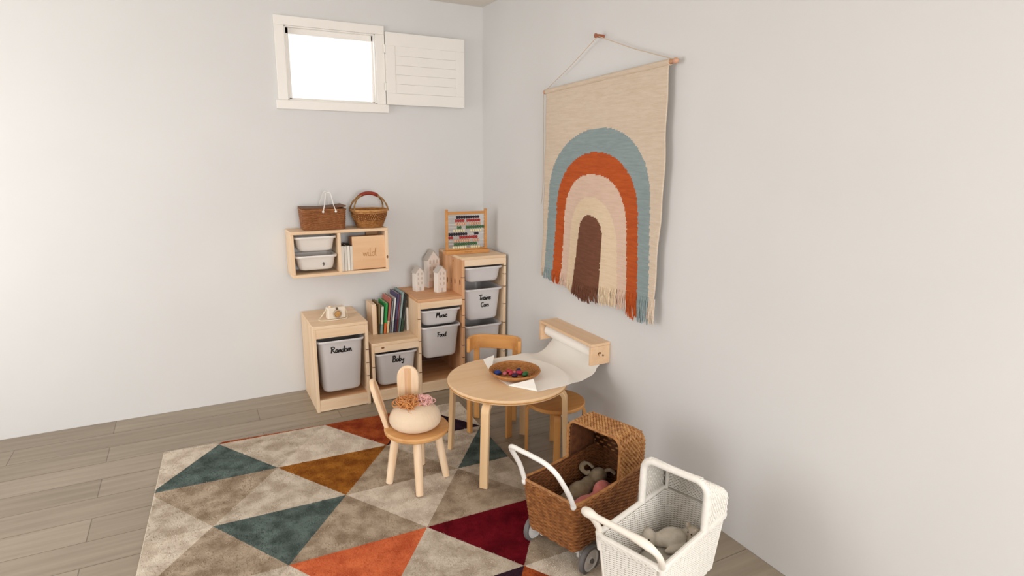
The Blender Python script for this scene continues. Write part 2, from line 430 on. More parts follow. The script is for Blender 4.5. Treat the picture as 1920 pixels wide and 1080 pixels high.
for k in range(3):
    bx('bay_shade_panel', (sx(P[k]+PT), sx(P[k+1]), -.0045, -.001, .08, ZS[k]-.021), M_bay_shade, stair, 0, label='brown sheet standing in for the shade inside the bay')
knots(stair, [(-.40, .76, .010, .022), (-.31, .752, .008, .02), (-.24, .745, .009, .02), (-.17, .735, .009, .022), (-.28, .895, .006, .008), (-.1, .78, .008, .018)], ('x', sx(P[2])))
knots(stair, [(sx(-.935), ZS[0]-.035, .011, .006)], ('y', FY+.0005))
for k, zs in ((0, (.16, .25)), (1, (.16, .3, .385, .54)), (2, (.22, .31, .44, .53, .645, .80)), (3, (.22, .31, .44, .58, .71, .8, .86))): runner_slots(stair, sx(P[k])+PT/2, zs)

box1 = thing('storage_unit', 'single low pine storage unit beside the stair unit under the toy camera', 'storage unit', (-1.20, 0, 0))
bxx = lambda x: x+1.20
for x in (-1.374, -1.047): bx('side_panel', (bxx(x), bxx(x)+PT, FY, -.004, 0, .552), pine('z'), box1)
bx('top_board', (bxx(-1.374), bxx(-1.028), FY, -.004, .552, .572), pine('x'), box1, .003)
bx('apron', (bxx(-1.355), bxx(-1.047), FY+.001, FY+.02, .492, .552), pine('x'), box1)
bx('bottom_board', (bxx(-1.355), bxx(-1.047), FY+.02, -.004, .062, .08), pine_orange('x'), box1, .001)
bx('front_rail', (bxx(-1.355), bxx(-1.047), FY+.002, FY+.022, .003, .08), pine('x'), box1)
bx('back_rail', (bxx(-1.355), bxx(-1.047), -.02, -.005, .3, .4), pine('x'), box1, .001)
bx('bay_shade_panel', (bxx(-1.355), bxx(-1.047), -.0045, -.001, .081, .551), M_bay_shade, box1, 0, label='brown sheet standing in for the shade inside the bay')
runner_slots(box1, bxx(-1.047)+PT/2, (.2, .29, .38))

# handwriting strokes: letter -> list of polylines, advance
G = {'R': ([[(0.02, 0), (.14, 1)], [(-.03, .86), (.2, 1.02), (.5, .95), (.5, .7), (.1, .52), (.3, .35), (.62, 0)]], .68),
     'a': ([[(.4, .42), (.2, .5), (.04, .28), (.1, .04), (.28, .08), (.42, .44), (.4, .1), (.54, .04)]], .5),
     'n': ([[(0, .45), (.05, 0), (.1, .3), (.26, .49), (.34, .4), (.34, .1), (.48, .04)]], .47),
     'd': ([[(.4, .42), (.2, .48), (.04, .25), (.12, .02), (.3, .1), (.52, 1.0), (.44, .1), (.56, .03)]], .53),
     'o': ([[(.25, .48), (.08, .4), (.04, .15), (.2, .0), (.38, .16), (.36, .4), (.22, .48), (.4, .42), (.5, .4)]], .47),
     'm': ([[(0, .45), (.05, 0), (.1, .3), (.22, .48), (.3, .38), (.3, 0), (.34, .3), (.48, .48), (.56, .38), (.56, .1), (.7, .04)]], .7),
     'B': ([[(.05, 0), (.14, 1)], [(-.05, .88), (.25, 1.03), (.48, .88), (.36, .6), (.1, .53), (.42, .5), (.52, .22), (.3, 0), (-.02, .04)]], .6),
     'b': ([[(.1, 1), (.03, .1), (.2, 0), (.38, .2), (.3, .45), (.06, .28)]], .44),
     'y': ([[(0, .45), (.05, .15), (.2, .08), (.38, .46)], [(.38, .46), (.32, -.2), (.15, -.42), (.0, -.25)]], .45),
     'F': ([[(.08, 0), (.18, .95)], [(-.04, .88), (.6, 1.02)], [(.1, .5), (.46, .56)]], .5),
     'M': ([[(0, 0), (.14, 1), (.3, .35), (.54, 1), (.64, 0)]], .74),
     'u': ([[(0, .45), (.05, .08), (.2, .03), (.35, .45), (.36, .1), (.48, .03)]], .47),
     's': ([[(.32, .42), (.12, .48), (.08, .32), (.28, .2), (.2, .02), (.0, .05)]], .38),
     'i': ([[(.05, .45), (.05, .08), (.17, .03)], [(.08, .68), (.1, .72)]], .22),
     'c': ([[(.34, .42), (.15, .5), (.02, .28), (.1, .03), (.36, .08)]], .38),
     'T': ([[(-.02, .9), (.62, 1.0)], [(.34, .97), (.22, 0)]], .5),
     'r': ([[(0, .45), (.05, 0), (.1, .3), (.25, .48), (.34, .42)]], .36),
     'C': ([[(.52, .85), (.3, 1.0), (.05, .7), (.05, .25), (.26, 0), (.54, .16)]], .6),
     'w': ([[(0, .45), (.1, .03), (.24, .42), (.34, .03), (.5, .48)]], .56),
     'l': ([[(.06, 1), (.05, .1), (.18, .03)]], .22)}
def lettering(word, size, cx, fn, par, m=None, r=None, name='lettering', label=None):
    """write word centred on cx; fn(x, z) -> local point on the surface"""
    b = MB(); x = 0; st = []
    for ch in word:
        for pl in G[ch][0]: st.append([(x+p[0], p[1]) for p in pl])
        x += G[ch][1]
    r = r or size*.095
    for pl in st:
        q = catmull([(p[0], p[1], 0) for p in pl], 5)
        b.tube([fn(cx+(p.x-x/2)*size, p.y*size) for p in q], r, 6, flat=1.)
    return b.build(name, m or M_ink, par, label=label)

def make_bin(label, x0, x1, ztop, h, fy=FY-.002, depth=.40, words=(), m=None, group='bins in the pine storage units', cat='storage bin'):
    m = m or M_bin
    cx = (x0+x1)/2; W = (x1-x0); z0 = ztop-h
    t = thing('storage_bin', label, cat, (cx, fy+depth/2, z0), 0, group)
    b = MB(); tw = W/2-.012; td = depth/2-.012
    taper = .013*min(1, h/.2)+.004
    n = 48; rings = []
    def ring(hx, hy, r, z): return [Vector((p[0], p[1], z)) for p in rrect(hx, hy, r, n)]
    rings.append(ring(tw-taper-.030, td-taper-.020, .02, 0.0))
    rings.append(ring(tw-taper-.016, td-taper-.008, .028, .0035))
    rings.append(ring(tw-taper-.006, td-taper-.003, .03, .011))
    rings.append(ring(tw-taper, td-taper, .032, .026))
    rings.append(ring(tw, td, .034, h-.016))
    rings.append(ring(tw+.002, td+.002, .034, h-.008))
    inner = [ring(tw-.002, td-.002, .032, h-.008), ring(tw-taper-.003, td-taper-.003, .028, .028), ring(tw-taper-.018, td-taper-.014, .02, .008), ring(tw-taper-.03, td-taper-.03, .02, .006)]
    b.loft(rings+inner, True); b.build('tub', m, t, angle=50)
    b = MB()
    A = [ring(tw-.001, td-.001, .033, h-.014), ring(W/2-.003, td+.011, .03, h-.014), ring(W/2, td+.014, .032, h-.006), ring(W/2-.002, td+.012, .03, h), ring(tw+.001, td+.001, .033, h-.001), ring(tw-.001, td-.001, .033, h-.014)]
    b.loft(A, False); b.build('rim', m, t, angle=50)
    for (wd, size, dx, zz) in words:
        def fn(x, z, zz=zz):
            q = zz+z - z0; k = max(0, min(1, (q-.026)/(h-.042)))
            return Vector((x, -(td-taper+taper*k)-.0006, q))
        lettering(wd, size, dx, fn, t, label='black handwritten word '+wd)
    return t
make_bin('tall frosted bin marked Random under the toy camera', -1.352, -1.05, .468, .355, words=[('Random', .039, .0, .384)])
make_bin('frosted bin marked Baby in the lowest stair step', -.989, -.69, .331, .235, words=[('Baby', .041, .012, .262)])
make_bin('shallow frosted bin marked Music in the middle stair step', -.665, -.366, .592, .115, words=[('Music', .037, .005, .532)])
make_bin('frosted bin marked Food below the Music bin', -.665, -.366, .474, .235, words=[('Food', .033, .003, .394)])
make_bin('shallow blank frosted bin topmost in the tallest stair step', -.341, -.042, .862, .11)
make_bin('frosted bin marked Trains Cars in the tallest stair step', -.341, -.042, .707, .235, words=[('Trains', .038, .012, .622), ('Cars', .034, .014, .570)])
make_bin('tall blank frosted bin behind the curved chair back, lowest in tallest step', -.341, -.042, .441, .355)

# ------------------------------------------------------------------ wall shelf
shelf = thing('wall_shelf', 'pine cubby shelf hung on the back wall below the two baskets', 'shelf', (-1.1, 0, .8435))
hx = lambda x: x+1.1
SR, SL, SD, ST = -.806, -1.436, -.21, .02
SHT = .2985
bx('top_board', (hx(SL), hx(SR), SD, -.002, SHT-.02, SHT), pine('x'), shelf)
bx('bottom_board', (hx(SL), hx(SR), SD, -.002, 0, .02), pine('x'), shelf)
for nm, x in (('side_panel', SL), ('divider', -1.143), ('side_panel', SR-ST)):
    bx(nm, (hx(x), hx(x)+ST, SD, -.002, .02, SHT-.02), pine('z'), shelf)
bx('hanging_rail', (hx(SR-ST-.085), hx(SR-ST), -.03, -.004, SHT-.075, SHT-.045), pine_orange('x'), shelf)
knots(shelf, [(hx(SR)-.01, .10, .006, .011)], ('y', SD+.0005))
make_bin('white shallow bin, upper one in the wall shelf', -1.414, -1.145, 1.105, .10, fy=-.205, depth=.19, m=M_binw, group='white bins in the wall shelf')
t = make_bin('white shallow bin with a black pen mark, lower one in the wall shelf', -1.414, -1.145, .982, .10, fy=-.205, depth=.19, m=M_binw, group='white bins in the wall shelf')
MB().tube([(.036, -.0835, .042), (.042, -.0855, .052), (.045, -.0845, .038), (.04, -.083, .03)], .003, 6).build('pen_mark', M_ink, t, label='black handwriting mark')
Z_SB = .8435+.02
wt = ['#efe9df', '#e6e0d6', '#f2ece2', '#dfd8cc']
for k in range(4):
    x = -1.112+k*.0195
    b = thing('slim_book', 'white slim book, %s in the row of four in the wall shelf' % ['leftmost', 'second from left', 'third from left', 'nearest the wooden box'][k], 'book', (x, -.12, Z_SB), 0, 'white slim books in the wall shelf')
    bx('cover', (-.0085, .0085, -.07, .07, 0, .168-.002*(k % 2)), flat('white_cover%d' % k, wt[k]), b, .001)
    bx('page_block', (-.007, .007, -.066, .071, .002, .1695-.002*(k % 2)), mat('dark_pages', '#4c463f', .9), b, 0, label='dark grey top of the pages')  # page block in plain dark grey
wb = thing('wooden_box', 'square wooden keepsake box with engraved lettering standing in the wall shelf', 'box', (-.933, -.165, Z_SB+.003))
wb.rotation_euler = (-.07, 0, .03)
bx('body', (-.113, .113, -.02, .045, 0, .222), pine_orange('x'), wb, .003)
bx('lid', (-.113, .113, -.034, -.0215, 0, .222), mat('box_lid_pine', '#ecc8a0', .5, color2='#deb084', vscale=18, stretch=AX['x'], detail=6), wb, .003)
lettering('wild', .058, 0, lambda x, z: Vector((x, -.0345, .085+z)), wb, mat('engraving', '#b5824f', .7), .0016, 'engraving', 'brown engraved script')

# ------------------------------------------------------------------ woven baskets
def weave(mb, bottom, top, z0, z1, rad, rows, stakes, sr, amp, dip=0., n=5, per=4, mi=0, bulge=0., flat=1.):
    for i in range(rows):
        t = (i+.5)/rows; k = t+bulge*math.sin(PI*t)
        hx_, hy_ = bottom[0]+(top[0]-bottom[0])*k, bottom[1]+(top[1]-bottom[1])*k
        pp = rrect(hx_, hy_, min(rad, hx_*.999, hy_*.999), stakes*per); pts = []
        for j, p in enumerate(pp):
            o = amp*math.cos(PI*j/per + PI*i)
            zz = z0 + (z1 - dip*(1-min(1, abs(p[0]/hx_))**2) - z0)*t
            pts.append(Vector((p[0]+p[2]*o, p[1]+p[3]*o, zz)))
        mb.tube(pts, sr, n, True, mi, flat)
def shell(mb, bottom, top, z0, z1, rad, dip=0., inset=.004, n=64, steps=6, floor=True, mi=0, bulge=0.):
    rings = []
    for i in range(steps+1):
        t = i/steps; k = t+bulge*math.sin(PI*t)
        hx_, hy_ = bottom[0]+(top[0]-bottom[0])*k-inset, bottom[1]+(top[1]-bottom[1])*k-inset
        rings.append([Vector((p[0], p[1], z0+(z1-dip*(1-min(1, abs(p[0]/hx_))**2)-z0)*t)) for p in rrect(hx_, hy_, min(rad, hx_*.999, hy_*.999), n)])
    inn = []
    for i in range(steps, -1, -1):
        t = i/steps; k = t+bulge*math.sin(PI*t)
        hx_, hy_ = bottom[0]+(top[0]-bottom[0])*k-inset-.004, bottom[1]+(top[1]-bottom[1])*k-inset-.004
        inn.append([Vector((p[0], p[1], z0+(z1-dip*(1-min(1, abs(p[0]/hx_))**2)-z0)*t+(.006 if i == 0 else 0))) for p in rrect(hx_, hy_, min(rad, hx_*.999, hy_*.999), n)])
    mb.loft(rings+inn, True, True, mi)
def rim_path(top, z1, rad, dip=0., n=72):
    return [Vector((p[0], p[1], z1-dip*(1-min(1, abs(p[0]/top[0]))**2))) for p in rrect(top[0], top[1], min(rad, top[0]*.999, top[1]*.999), n)]
ZT = .8435+SHT
# round market basket
rb = thing('round_basket', 'round straw market basket with red leather handle on the wall shelf', 'basket', (-.903, -.112, ZT), 0.1)
M_straw = mat('straw', '#cf9c62', .7, color2='#a8713c', vscale=60); M_strawd = mat('straw_dark', '#8d5526', .7, color2='#6e3f1a', vscale=60)
m = MB(); shell(m, (.082, .078), (.122, .100), 0, .118, .2, inset=.003, bulge=.1, n=48); m.build('basket_body', mat('straw_core', '#b98449', .8, color2='#95622f', vscale=50), rb)
m = MB(); lw_ = m
def part_weave(za, zb, mi, rows, st, mm, am):
    fa, fb = za/.118, zb/.118
    ba = (.082+.040*(fa+.1*math.sin(PI*fa)), .078+.022*(fa+.1*math.sin(PI*fa))); tb = (.082+.040*(fb+.1*math.sin(PI*fb)), .078+.022*(fb+.1*math.sin(PI*fb)))
    weave(mm, ba, tb, za, zb, .2, rows, st, .0042, am, mi=mi)
part_weave(.002, .050, 0, 7, 26, lw_, .0016); lw_.build('lower_weave', mat('straw_mid', '#b07a42', .7, color2='#8d5a2a', vscale=60), rb, label='brown lower weave')
m = MB(); part_weave(.05, .098, 0, 7, 26, m, .0034)
for k in range(52):     # slanted pale stitches of the zigzag band
    a = 2*PI*k/52
    pts = []
    for t in (0, .5, 1):
        z = .052+.044*t; f = z/.118; g = f+.1*math.sin(PI*f); aa = a+.16*t
        pts.append(Vector(((.082+.04*g+.0035)*math.cos(aa), (.078+.022*g+.0035)*math.sin(aa), z)))
    m.tube(pts, .0026, 5, mi=1)
m.build('band_weave', [M_strawd, M_straw], rb, label='zigzag band of dark and pale straw')
m = MB()
pp = rim_path((.124, .102), .116, .2)
m.tube(pp, .0075, 8, True); part_weave(.098, .114, 0, 2, 26, m, .002)
m.build('rim', M_straw, rb)
m = MB()
arc = [Vector((.118*math.cos(a), 0, .112+.116*math.sin(a))) for a in [PI*k/20 for k in range(21)]]
for off in (-.05, .05):
    for ph in (0, PI):
        pts = [p+Vector((0, off*(1-math.sin(PI*i/20))+.004*math.cos(i*1.2+ph), .004*math.sin(i*1.2+ph))) for i, p in enumerate(arc)]
        m.tube(pts, .0045, 6)
m.build('handle', mat('straw_handle', '#a98353', .8, color2='#7d5a34', vscale=60), rb)
m = MB(); m.tube([p for p in arc[6:15]], [.010]+[.0125]*7+[.010], 10); m.build('handle_wrap', mat('red_leather', '#9a3a28', .45, color2='#7c2a1d', vscale=20), rb, label='red leather grip')
# picnic basket
pb = thing('picnic_basket', 'rectangular brown wicker picnic basket with white handles on the wall shelf', 'basket', (-1.212, -.105, ZT), 0)
m = MB(); shell(m, (.130, .075), (.138, .085), 0, .132, .025); m.build('basket_body', mat('picnic_core', '#7d4c28', .8), pb)
m = MB(); weave(m, (.130, .075), (.138, .085), .003, .13, .025, 18, 34, .0036, .0018); m.build('weave', mat('picnic_wicker', '#a66d42', .6, color2='#875330', vscale=60), pb)
m = MB(); m.tube(rim_path((.139, .086), .132, .025), .005, 8, True); m.build('rim', M_wick, pb)
for s, a in ((1, .10), (-1, 0.02)):
    m = MB(); m.obox((s*.069, 0, .139+math.sin(a)*.07), ((math.cos(a), 0, s*math.sin(a)), (0, 1, 0), (-s*math.sin(a), 0, math.cos(a))), (.070, .086, .004)); m.build('lid', mat('picnic_lid', '#6f4526', .6, var=.2, vscale=30, stretch=AX['x']), pb, bevel=.002)
for s in (-1, 1):
    m = MB(); y = s*.091; hx_o = .03
    m.strip(catmull([(hx_o-.040, y, .122), (hx_o-.028, y*.9, .165), (hx_o-.012, y*.55, .225), (hx_o-.004, y*.45, .238), (hx_o+.012, y*.45, .24), (hx_o+.020, y*.6, .225), (hx_o+.028, y*.9, .165), (hx_o+.040, y, .122)], 5), (0, 1, 0), .008, .004)
    m.build('handle', M_white, pb, label='white carrying handle')
    for x in (-.010, .070):
        MB().ball((x, s*.092, .120), .008, nu=10, nv=8).build('handle_rivet', M_white, pb)

# ------------------------------------------------------------------ toy camera
tc_ = thing('toy_camera', 'white wooden toy camera with string strap on the low pine storage unit', 'toy camera', (-1.195, -.275, .572), .12)
bx('body', (-.058, .058, -.028, .028, 0, .078), mat('toy_white', '#efe3d3', .55, var=.05), tc_, .006)
MB().lathe([(0, 0), (.026, 0), (.028, .003), (.028, .014), (.022, .016), (.021, .010), (0, .009)], 28, (0, -.028, .036), (1, 0, 0), (0, 0, 1), (0, -1, 0)).build('lens_ring', mat('toy_grey', '#b5a48f', .5), tc_, label='grey-brown lens ring')
MB().lathe([(0, 0), (.0205, 0), (.018, .004), (0, .006)], 24, (0, -.038, .036), (1, 0, 0), (0, 0, 1), (0, -1, 0)).build('lens', mat('toy_amber', '#c9985a', .35, var=.2, vscale=60), tc_, label='amber wooden lens')
MB().lathe([(0, 0), (.008, 0), (.008, .006), (0, .006)], 16, (.0, -.0265, .071), (1, 0, 0), (0, 0, 1), (0, -1, 0)).build('viewfinder', mat('toy_hole', '#6b5544', .7), tc_)
MB().lathe([(0, 0), (.009, 0), (.009, .008), (0, .008)], 16, (-.035, 0, .078)).build('shutter_button', pine('z'), tc_)
m = MB(); m.tube(catmull([(.058, 0, .066), (.068, .0, .05), (.068, -.02, .02), (.055, -.05, .004), (.01, -.058, .004), (-.04, -.054, .004), (-.09, -.045, .004), (-.115, -.01, .004), (-.085, .02, .02), (-.062, 0, .066)], 6), .0032, 6)
m.build('strap', mat('toy_strap', '#e6d9bf', .9), tc_, label='cream string strap')

# ------------------------------------------------------------------ books on the low step
bz = .411
bk = thing('bookend', 'plain wooden block bookend left of the picture books', 'bookend', (-.928, -.165, bz))
bx('block', (-.017, .012, -.075, .075, 0, .215), pine('z'), bk, .002)
bx('back_slat', (.0125, .017, -.07, .07, 0, .20), pine_orange('z'), bk, .001)
# name, x at foot, tilt (top to the right), thickness, height, depth, cover, second colour band, label
BK = [(-.9125, .04, .013, .215, .17, '#7d6a41', '#4f4432', 'olive brown book with dark top beside the wooden bookend'),
      (-.893, .10, .020, .19, .15, '#eae6da', '#8fb0a6', 'white book leaning beside the green one'),
      (-.868, .12, .020, .215, .17, '#2f9a4e', '#d9662e', 'green book with orange foot'),
      (-.843, .13, .019, .25, .16, '#b4685a', '#e6cda2', 'brick red book with cream edge leaning right of the green book'),
      (-.8185, .14, .014, .225, .16, '#8d8a90', '#6d6a70', 'grey book between the brick red and the pale grey ones'),
      (-.8005, .145, .015, .245, .16, '#d4d6d4', '#a9b3b7', 'pale grey book leaning right of the darker grey one'),
      (-.7815, .15, .019, .275, .17, '#51496a', '#332c45', 'tall purple navy book in the middle of the leaning row'),
      (-.7625, .15, .009, .262, .16, '#bd6a72', '#9e3f35', 'thin pink and red book beside the tall purple one'),
      (-.747, .15, .016, .285, .18, '#8fa3a2', '#66797a', 'tallest grey teal book near the black one'),
      (-.729, .145, .018, .27, .18, '#1f2422', '#2f4a35', 'black book leaning near the right end of the row'),
      (-.7135, .13, .008, .22, .16, '#918c88', '#5a5552', 'thin dull grey book right of the black one')]
xl_ = -.910
for (x, ti, th, h, dp, c, c2, lab), ti in zip(BK, (.05, .08, .10, .115, .12, .125, .13, .13, .13, .13, .13)):
    x = xl_+th*.505; xl_ += th*1.01+.0010
    b = thing('picture_book', lab, 'book', (x, -.165, bz+.0015+math.sin(ti)*th/2), 0, 'picture books on the lowest stair step'); b.rotation_euler = (0, ti, 0)
    m = MB(); m.box(-th/2, -th/2+.002, -dp/2, dp/2, 0, h); m.box(th/2-.002, th/2, -dp/2, dp/2, 0, h); m.box(-th/2, th/2, -dp/2, -dp/2+.002, h*.35, h); m.box(-th/2, th/2, -dp/2, -dp/2+.002, 0, h*.35, 1)
    m.build('cover', [flat('cover_'+c[1:], c), flat('cover_'+c2[1:], c2)], b, smooth=False)
    bx('page_block', (-th/2+.0021, th/2-.0021, -dp/2+.0022, dp/2-.004, .003, h-.004), mat('pages', '#d8cfc0', .9, var=.1, vscale=200, stretch=(1, .02, .02)), b, 0)
b = thing('picture_book', 'small white book standing upright at the right end of the row', 'book', (-.6955, -.17, bz), 0, 'picture books on the lowest stair step')
bx('cover', (-.0075, .0075, -.07, .07, 0, .165), flat('cover_white', '#efe7dc'), b, .001)
bx('page_block', (-.0055, .0055, -.066, .071, .002, .167), MATS['pages'], b, 0)

# ------------------------------------------------------------------ wooden houses
M_house = mat('house_white', '#e9e0d8', .6, var=.04); M_houseside = mat('house_side', '#cfc6bd', .7)
M_hwin = mat('house_groove', '#cbbfb5', .7)
def house(x, y, wd, h, eave, dp, rz, label, pink=False):
    t = thing('wooden_house', label, 'wooden house', (x, y, ZS[1]), rz, 'white wooden houses on the middle stair step')
    m = MB(); m.prism([(-wd/2, 0), (wd/2, 0), (wd/2, eave), (0, h), (-wd/2, eave)], (0, 0, 0), (1, 0, 0), (0, 0, 1), dp)
    m.build('body', M_house, t, bevel=.0015)
    m = MB()
    for s in (-1, 1):
        d = Vector((s*wd/2, 0, eave-h)); L = d.length; d.normalize(); nn = Vector((-d.z*s, 0, d.x*s)); nn = nn if nn.z > 0 else -nn
        m.obox(Vector((0, 0, h))+d*(L/2+.002)+nn*.0025, (d, (0, 1, 0), nn), (L/2+.004, dp/2+.002, .0025))
    m.build('roof', mat('house_roof', '#bdb5ad', .7), t, bevel=.0008, label='grey roof boards')
    fy = -dp/2-.0004
    k = 2 if wd < .08 else 3
    wz = [eave*.36, eave*.62, eave*.86]
    for z in wz:
        for i in range(k):
            xx = (i-(k-1)/2)*wd/(k+.4)
            MB().box(xx-wd*.08, xx+wd*.08, fy-.0004, fy+.001, z, z+eave*.13).build('window', M_hwin, t, smooth=False)
    MB().box(-wd*.1, wd*.1, fy-.0004, fy+.001, .002, eave*.22).build('door', M_hwin, t, smooth=False)
    if pink:
        MB().box(-wd*.46, wd*.46, fy-.0008, fy+.001, eave*.50, eave*.56).build('ledge', M_house, t)
        MB().box(-wd*.46, -wd*.12, fy-.0006, fy+.001, .004, eave*.24).build('lower_panel', mat('house_pink', '#e3c6b6', .6), t, label='pale pink panel')
house(-.583, -.16, .068, .172, .135, .05, .25, 'small white wooden house, left of the trio on the middle step')
house(-.448, -.075, 0.102, .268, .205, .055, .25, 'tallest white wooden house with pale pink panel, behind the small two', True)
house(-.456, -.262, .074, .185, .147, .05, .25, 'small white wooden house nearest the tall step, front right of the trio')

# ------------------------------------------------------------------ abacus
ab = thing('abacus', 'wooden bead abacus standing on the tallest step in the corner', 'abacus', (-.252, -.27, ZS[2]), -.03)
M_abw = mat('abacus_wood', '#d59a5d', .45, color2='#c28648', vscale=30, stretch=AX['x'])
bx('base', (-.167, .163, -.035, .035, 0, .027), M_abw, ab, .003)
for x in (-.150, .146): bx('post', (x-.009, x+.009, -.009, .009, .027, .315), M_abw, ab, .002)
bx('top_rail', (-.141, .137, -.008, .008, .278, .298), M_abw, ab, .002)
bx('lower_rail', (-.141, .137, -.006, .006, .027, .036), M_abw, ab, .001)
m = MB(); m.tube([(-.03, -.0352, .013), (-.02, -.0352, .017), (-.012, -.0352, .012), (0, -.0352, .016), (.012, -.0352, .013), (.028, -.0352, .016)], .0012, 5); m.build('maker_mark', mat('burnt_mark', '#7c4a22', .7), ab, label='small brown burnt-in squiggle')
BC = {'n': flat('bead_navy', '#22192b', .35), 'r': flat('bead_red', '#b0302f', .35), 'o': flat('bead_peach', '#dcae8f', .4), 'g': flat('bead_green', '#3c6a3c', .35), 'w': flat('bead_cream', '#e8dfb8', .4)}
rowsd = [('n', [(.22, 10)]), ('r', [(.19, 4), (.50, 6)]), ('o', [(.19, 5), (.58, 5)]), ('g', [(.24, 2), (.48, 8)]), ('w', [(.14, 5), (.6, 5)]),
         ('n', [(.01, 8), (.71, 2)]), ('r', [(.01, 2), (.30, 8)]), ('o', [(.16, 7), (.67, 3)]), ('g', [(.15, 10)]), ('w', [(.12, 6), (.62, 4)])]
for k, (c, gs) in enumerate(rowsd):
    z = .258-k*.0238
    MB().tube([(-.141, 0, z), (.137, 0, z)], .0014, 6).build('rod', M_alu, ab)
    for (f, cnt) in gs:
        for i in range(cnt):
            x = -.141+.278*f+.0088+i*.0178
            MB().lathe([(0.002, -.0076), (.007, -.0074), (.0108, -.0035), (.0108, .0035), (.007, .0074), (.002, .0078)], 12, (min(x, .128), 0, z), (0, 1, 0), (0, 0, 1), (1, 0, 0)).build('bead', BC[c], ab)

# ------------------------------------------------------------------ table and bent-ply seats
def bend_leg(r_in, r_out, ztop, ang, wd, th, br, z0=0., splay=0., start=None):
    d = Vector((math.cos(ang), math.sin(ang), 0)); sd = Vector((-math.sin(ang), math.cos(ang), 0)); pts = [d*r_in+Vector((0, 0, ztop))]
    for k in range(9):
        a = PI/2*k/8
        pts.append(d*(r_out-br+br*math.sin(a))+Vector((0, 0, ztop-br+br*math.cos(a))))
    pts.append(d*(r_out+splay)+Vector((0, 0, z0)))
    m = MB(); m.strip(pts, sd, wd, th); return m
TCx, TCy, TZ, TR = -.57, -1.52, .483, .318
tb = thing('round_table', "round birch children's table under the paper roll", 'table', (TCx, TCy, 0))
m = MB(); m.lathe([(0, -.024), (TR-.003, -.024), (TR, -.021), (TR, -.003), (TR-.003, 0), (0, 0)], 72, (0, 0, TZ)); m.build('tabletop', birch('x'), tb, angle=30)
MB().lathe([(TR-.001, -.020), (TR+.0008, -.018), (TR+.0008, -.012), (TR-.001, -.010)], 72, (0, 0, TZ)).build('ply_edge_line', mat('ply_edge', '#a5773f', .6, color2='#c4935a', vscale=30), tb, label='darker plywood edge line')
for a, z0 in ((45, 0), (135, RZ+.002), (222.5, RZ+.002), (315, 0)):
    bend_leg(.18, .312, TZ-.036, math.radians(a), .042, .023, .045, z0, .018).build('leg', birch_pale('z'), tb, bevel=.0025)

def seat_poly(r): return [(0, -.02), (r-.004, -.02), (r, -.016), (r, -.004), (r-.004, 0), (0, 0)]
# chair with a curved back behind the table
ch = thing('curved_back_chair', "child's birch chair with curved back rail behind the table", 'chair', (-.462, -1.12, 0), math.atan2(.817, .576)-PI/2)
# local: +y = towards the back
MB().lathe(seat_poly(.155), 56, (0, 0, .275)).build('seat', birch_amber('x'), ch)
for s in (-1, 1):
    bend_leg(.07, .165, .275-.029, math.radians(-90+s*45), .036, .018, .035).build('leg', birch_amber('z'), ch, bevel=.002)
    m = MB(); m.strip([(s*.117, .118, 0), (s*.120, .125, .25), (s*.121, .138, .40), (s*.122, .143, .50)], (1, 0, 0), .036, .018); m.build('leg', birch_amber('z'), ch, bevel=.002)
arc = []
for k in range(25):
    a = math.radians(180*k/24)
    arc.append(Vector((math.copysign(abs(math.cos(a))**.55, math.cos(a))*.156, .045+.118*math.sin(a)**.62, .500)))
m = MB(); m.strip(arc, (0, 0, 1), .088, .02); m.build('backrest', birch_amber('x'), ch, bevel=.004)
# stool half under the table
so = thing('stool', "child's round birch stool pushed under the table beside the wall", 'stool', (-.297, -1.575, 0), 0)
MB().lathe(seat_poly(.16), 56, (0, 0, .325)).build('seat', birch_amber('x'), so)
for a in (152, 242, 332, 62):
    bend_leg(.07, .158, .325-.029, math.radians(a), .036, .018, .038).build('leg', birch_amber('z'), so, bevel=.002)

# bunny-ear chair
bc = thing('bunny_chair', 'pine bunny-ear chair holding the cushion on the rug', 'chair', (-1.07, -1.495, RZ+.002), 0)
SZ = .285
m = MB(); m.lathe([(0, -.028), (.150, -.028), (.160, -.02), (.162, -.008), (.156, 0), (.12, -.001), (0, -.002)], 56, (0, 0, SZ)); m.build('seat', mat('bunny_seat', '#deac73', .45, color2='#c48a50', vscale=16, stretch=AX['x'], detail=7), bc)
feet = [(-.148, .008), (-.051, -.172), (.133, -.058), (.062, .115)]
for (fx, fy_) in feet:
    L = math.hypot(fx+.01, fy_+.025)
    tx, ty = (fx+.008)*.70-.002, (fy_+.025)*.66-.0
    m = MB(); m.tube([(tx, ty, SZ-.026), ((tx+fx)/2, (ty+fy_)/2, SZ/2-.01), (fx, fy_, 0)], [.0215, .0205, .0175], 16); m.build('leg', pine('z'), bc, bevel=.002)
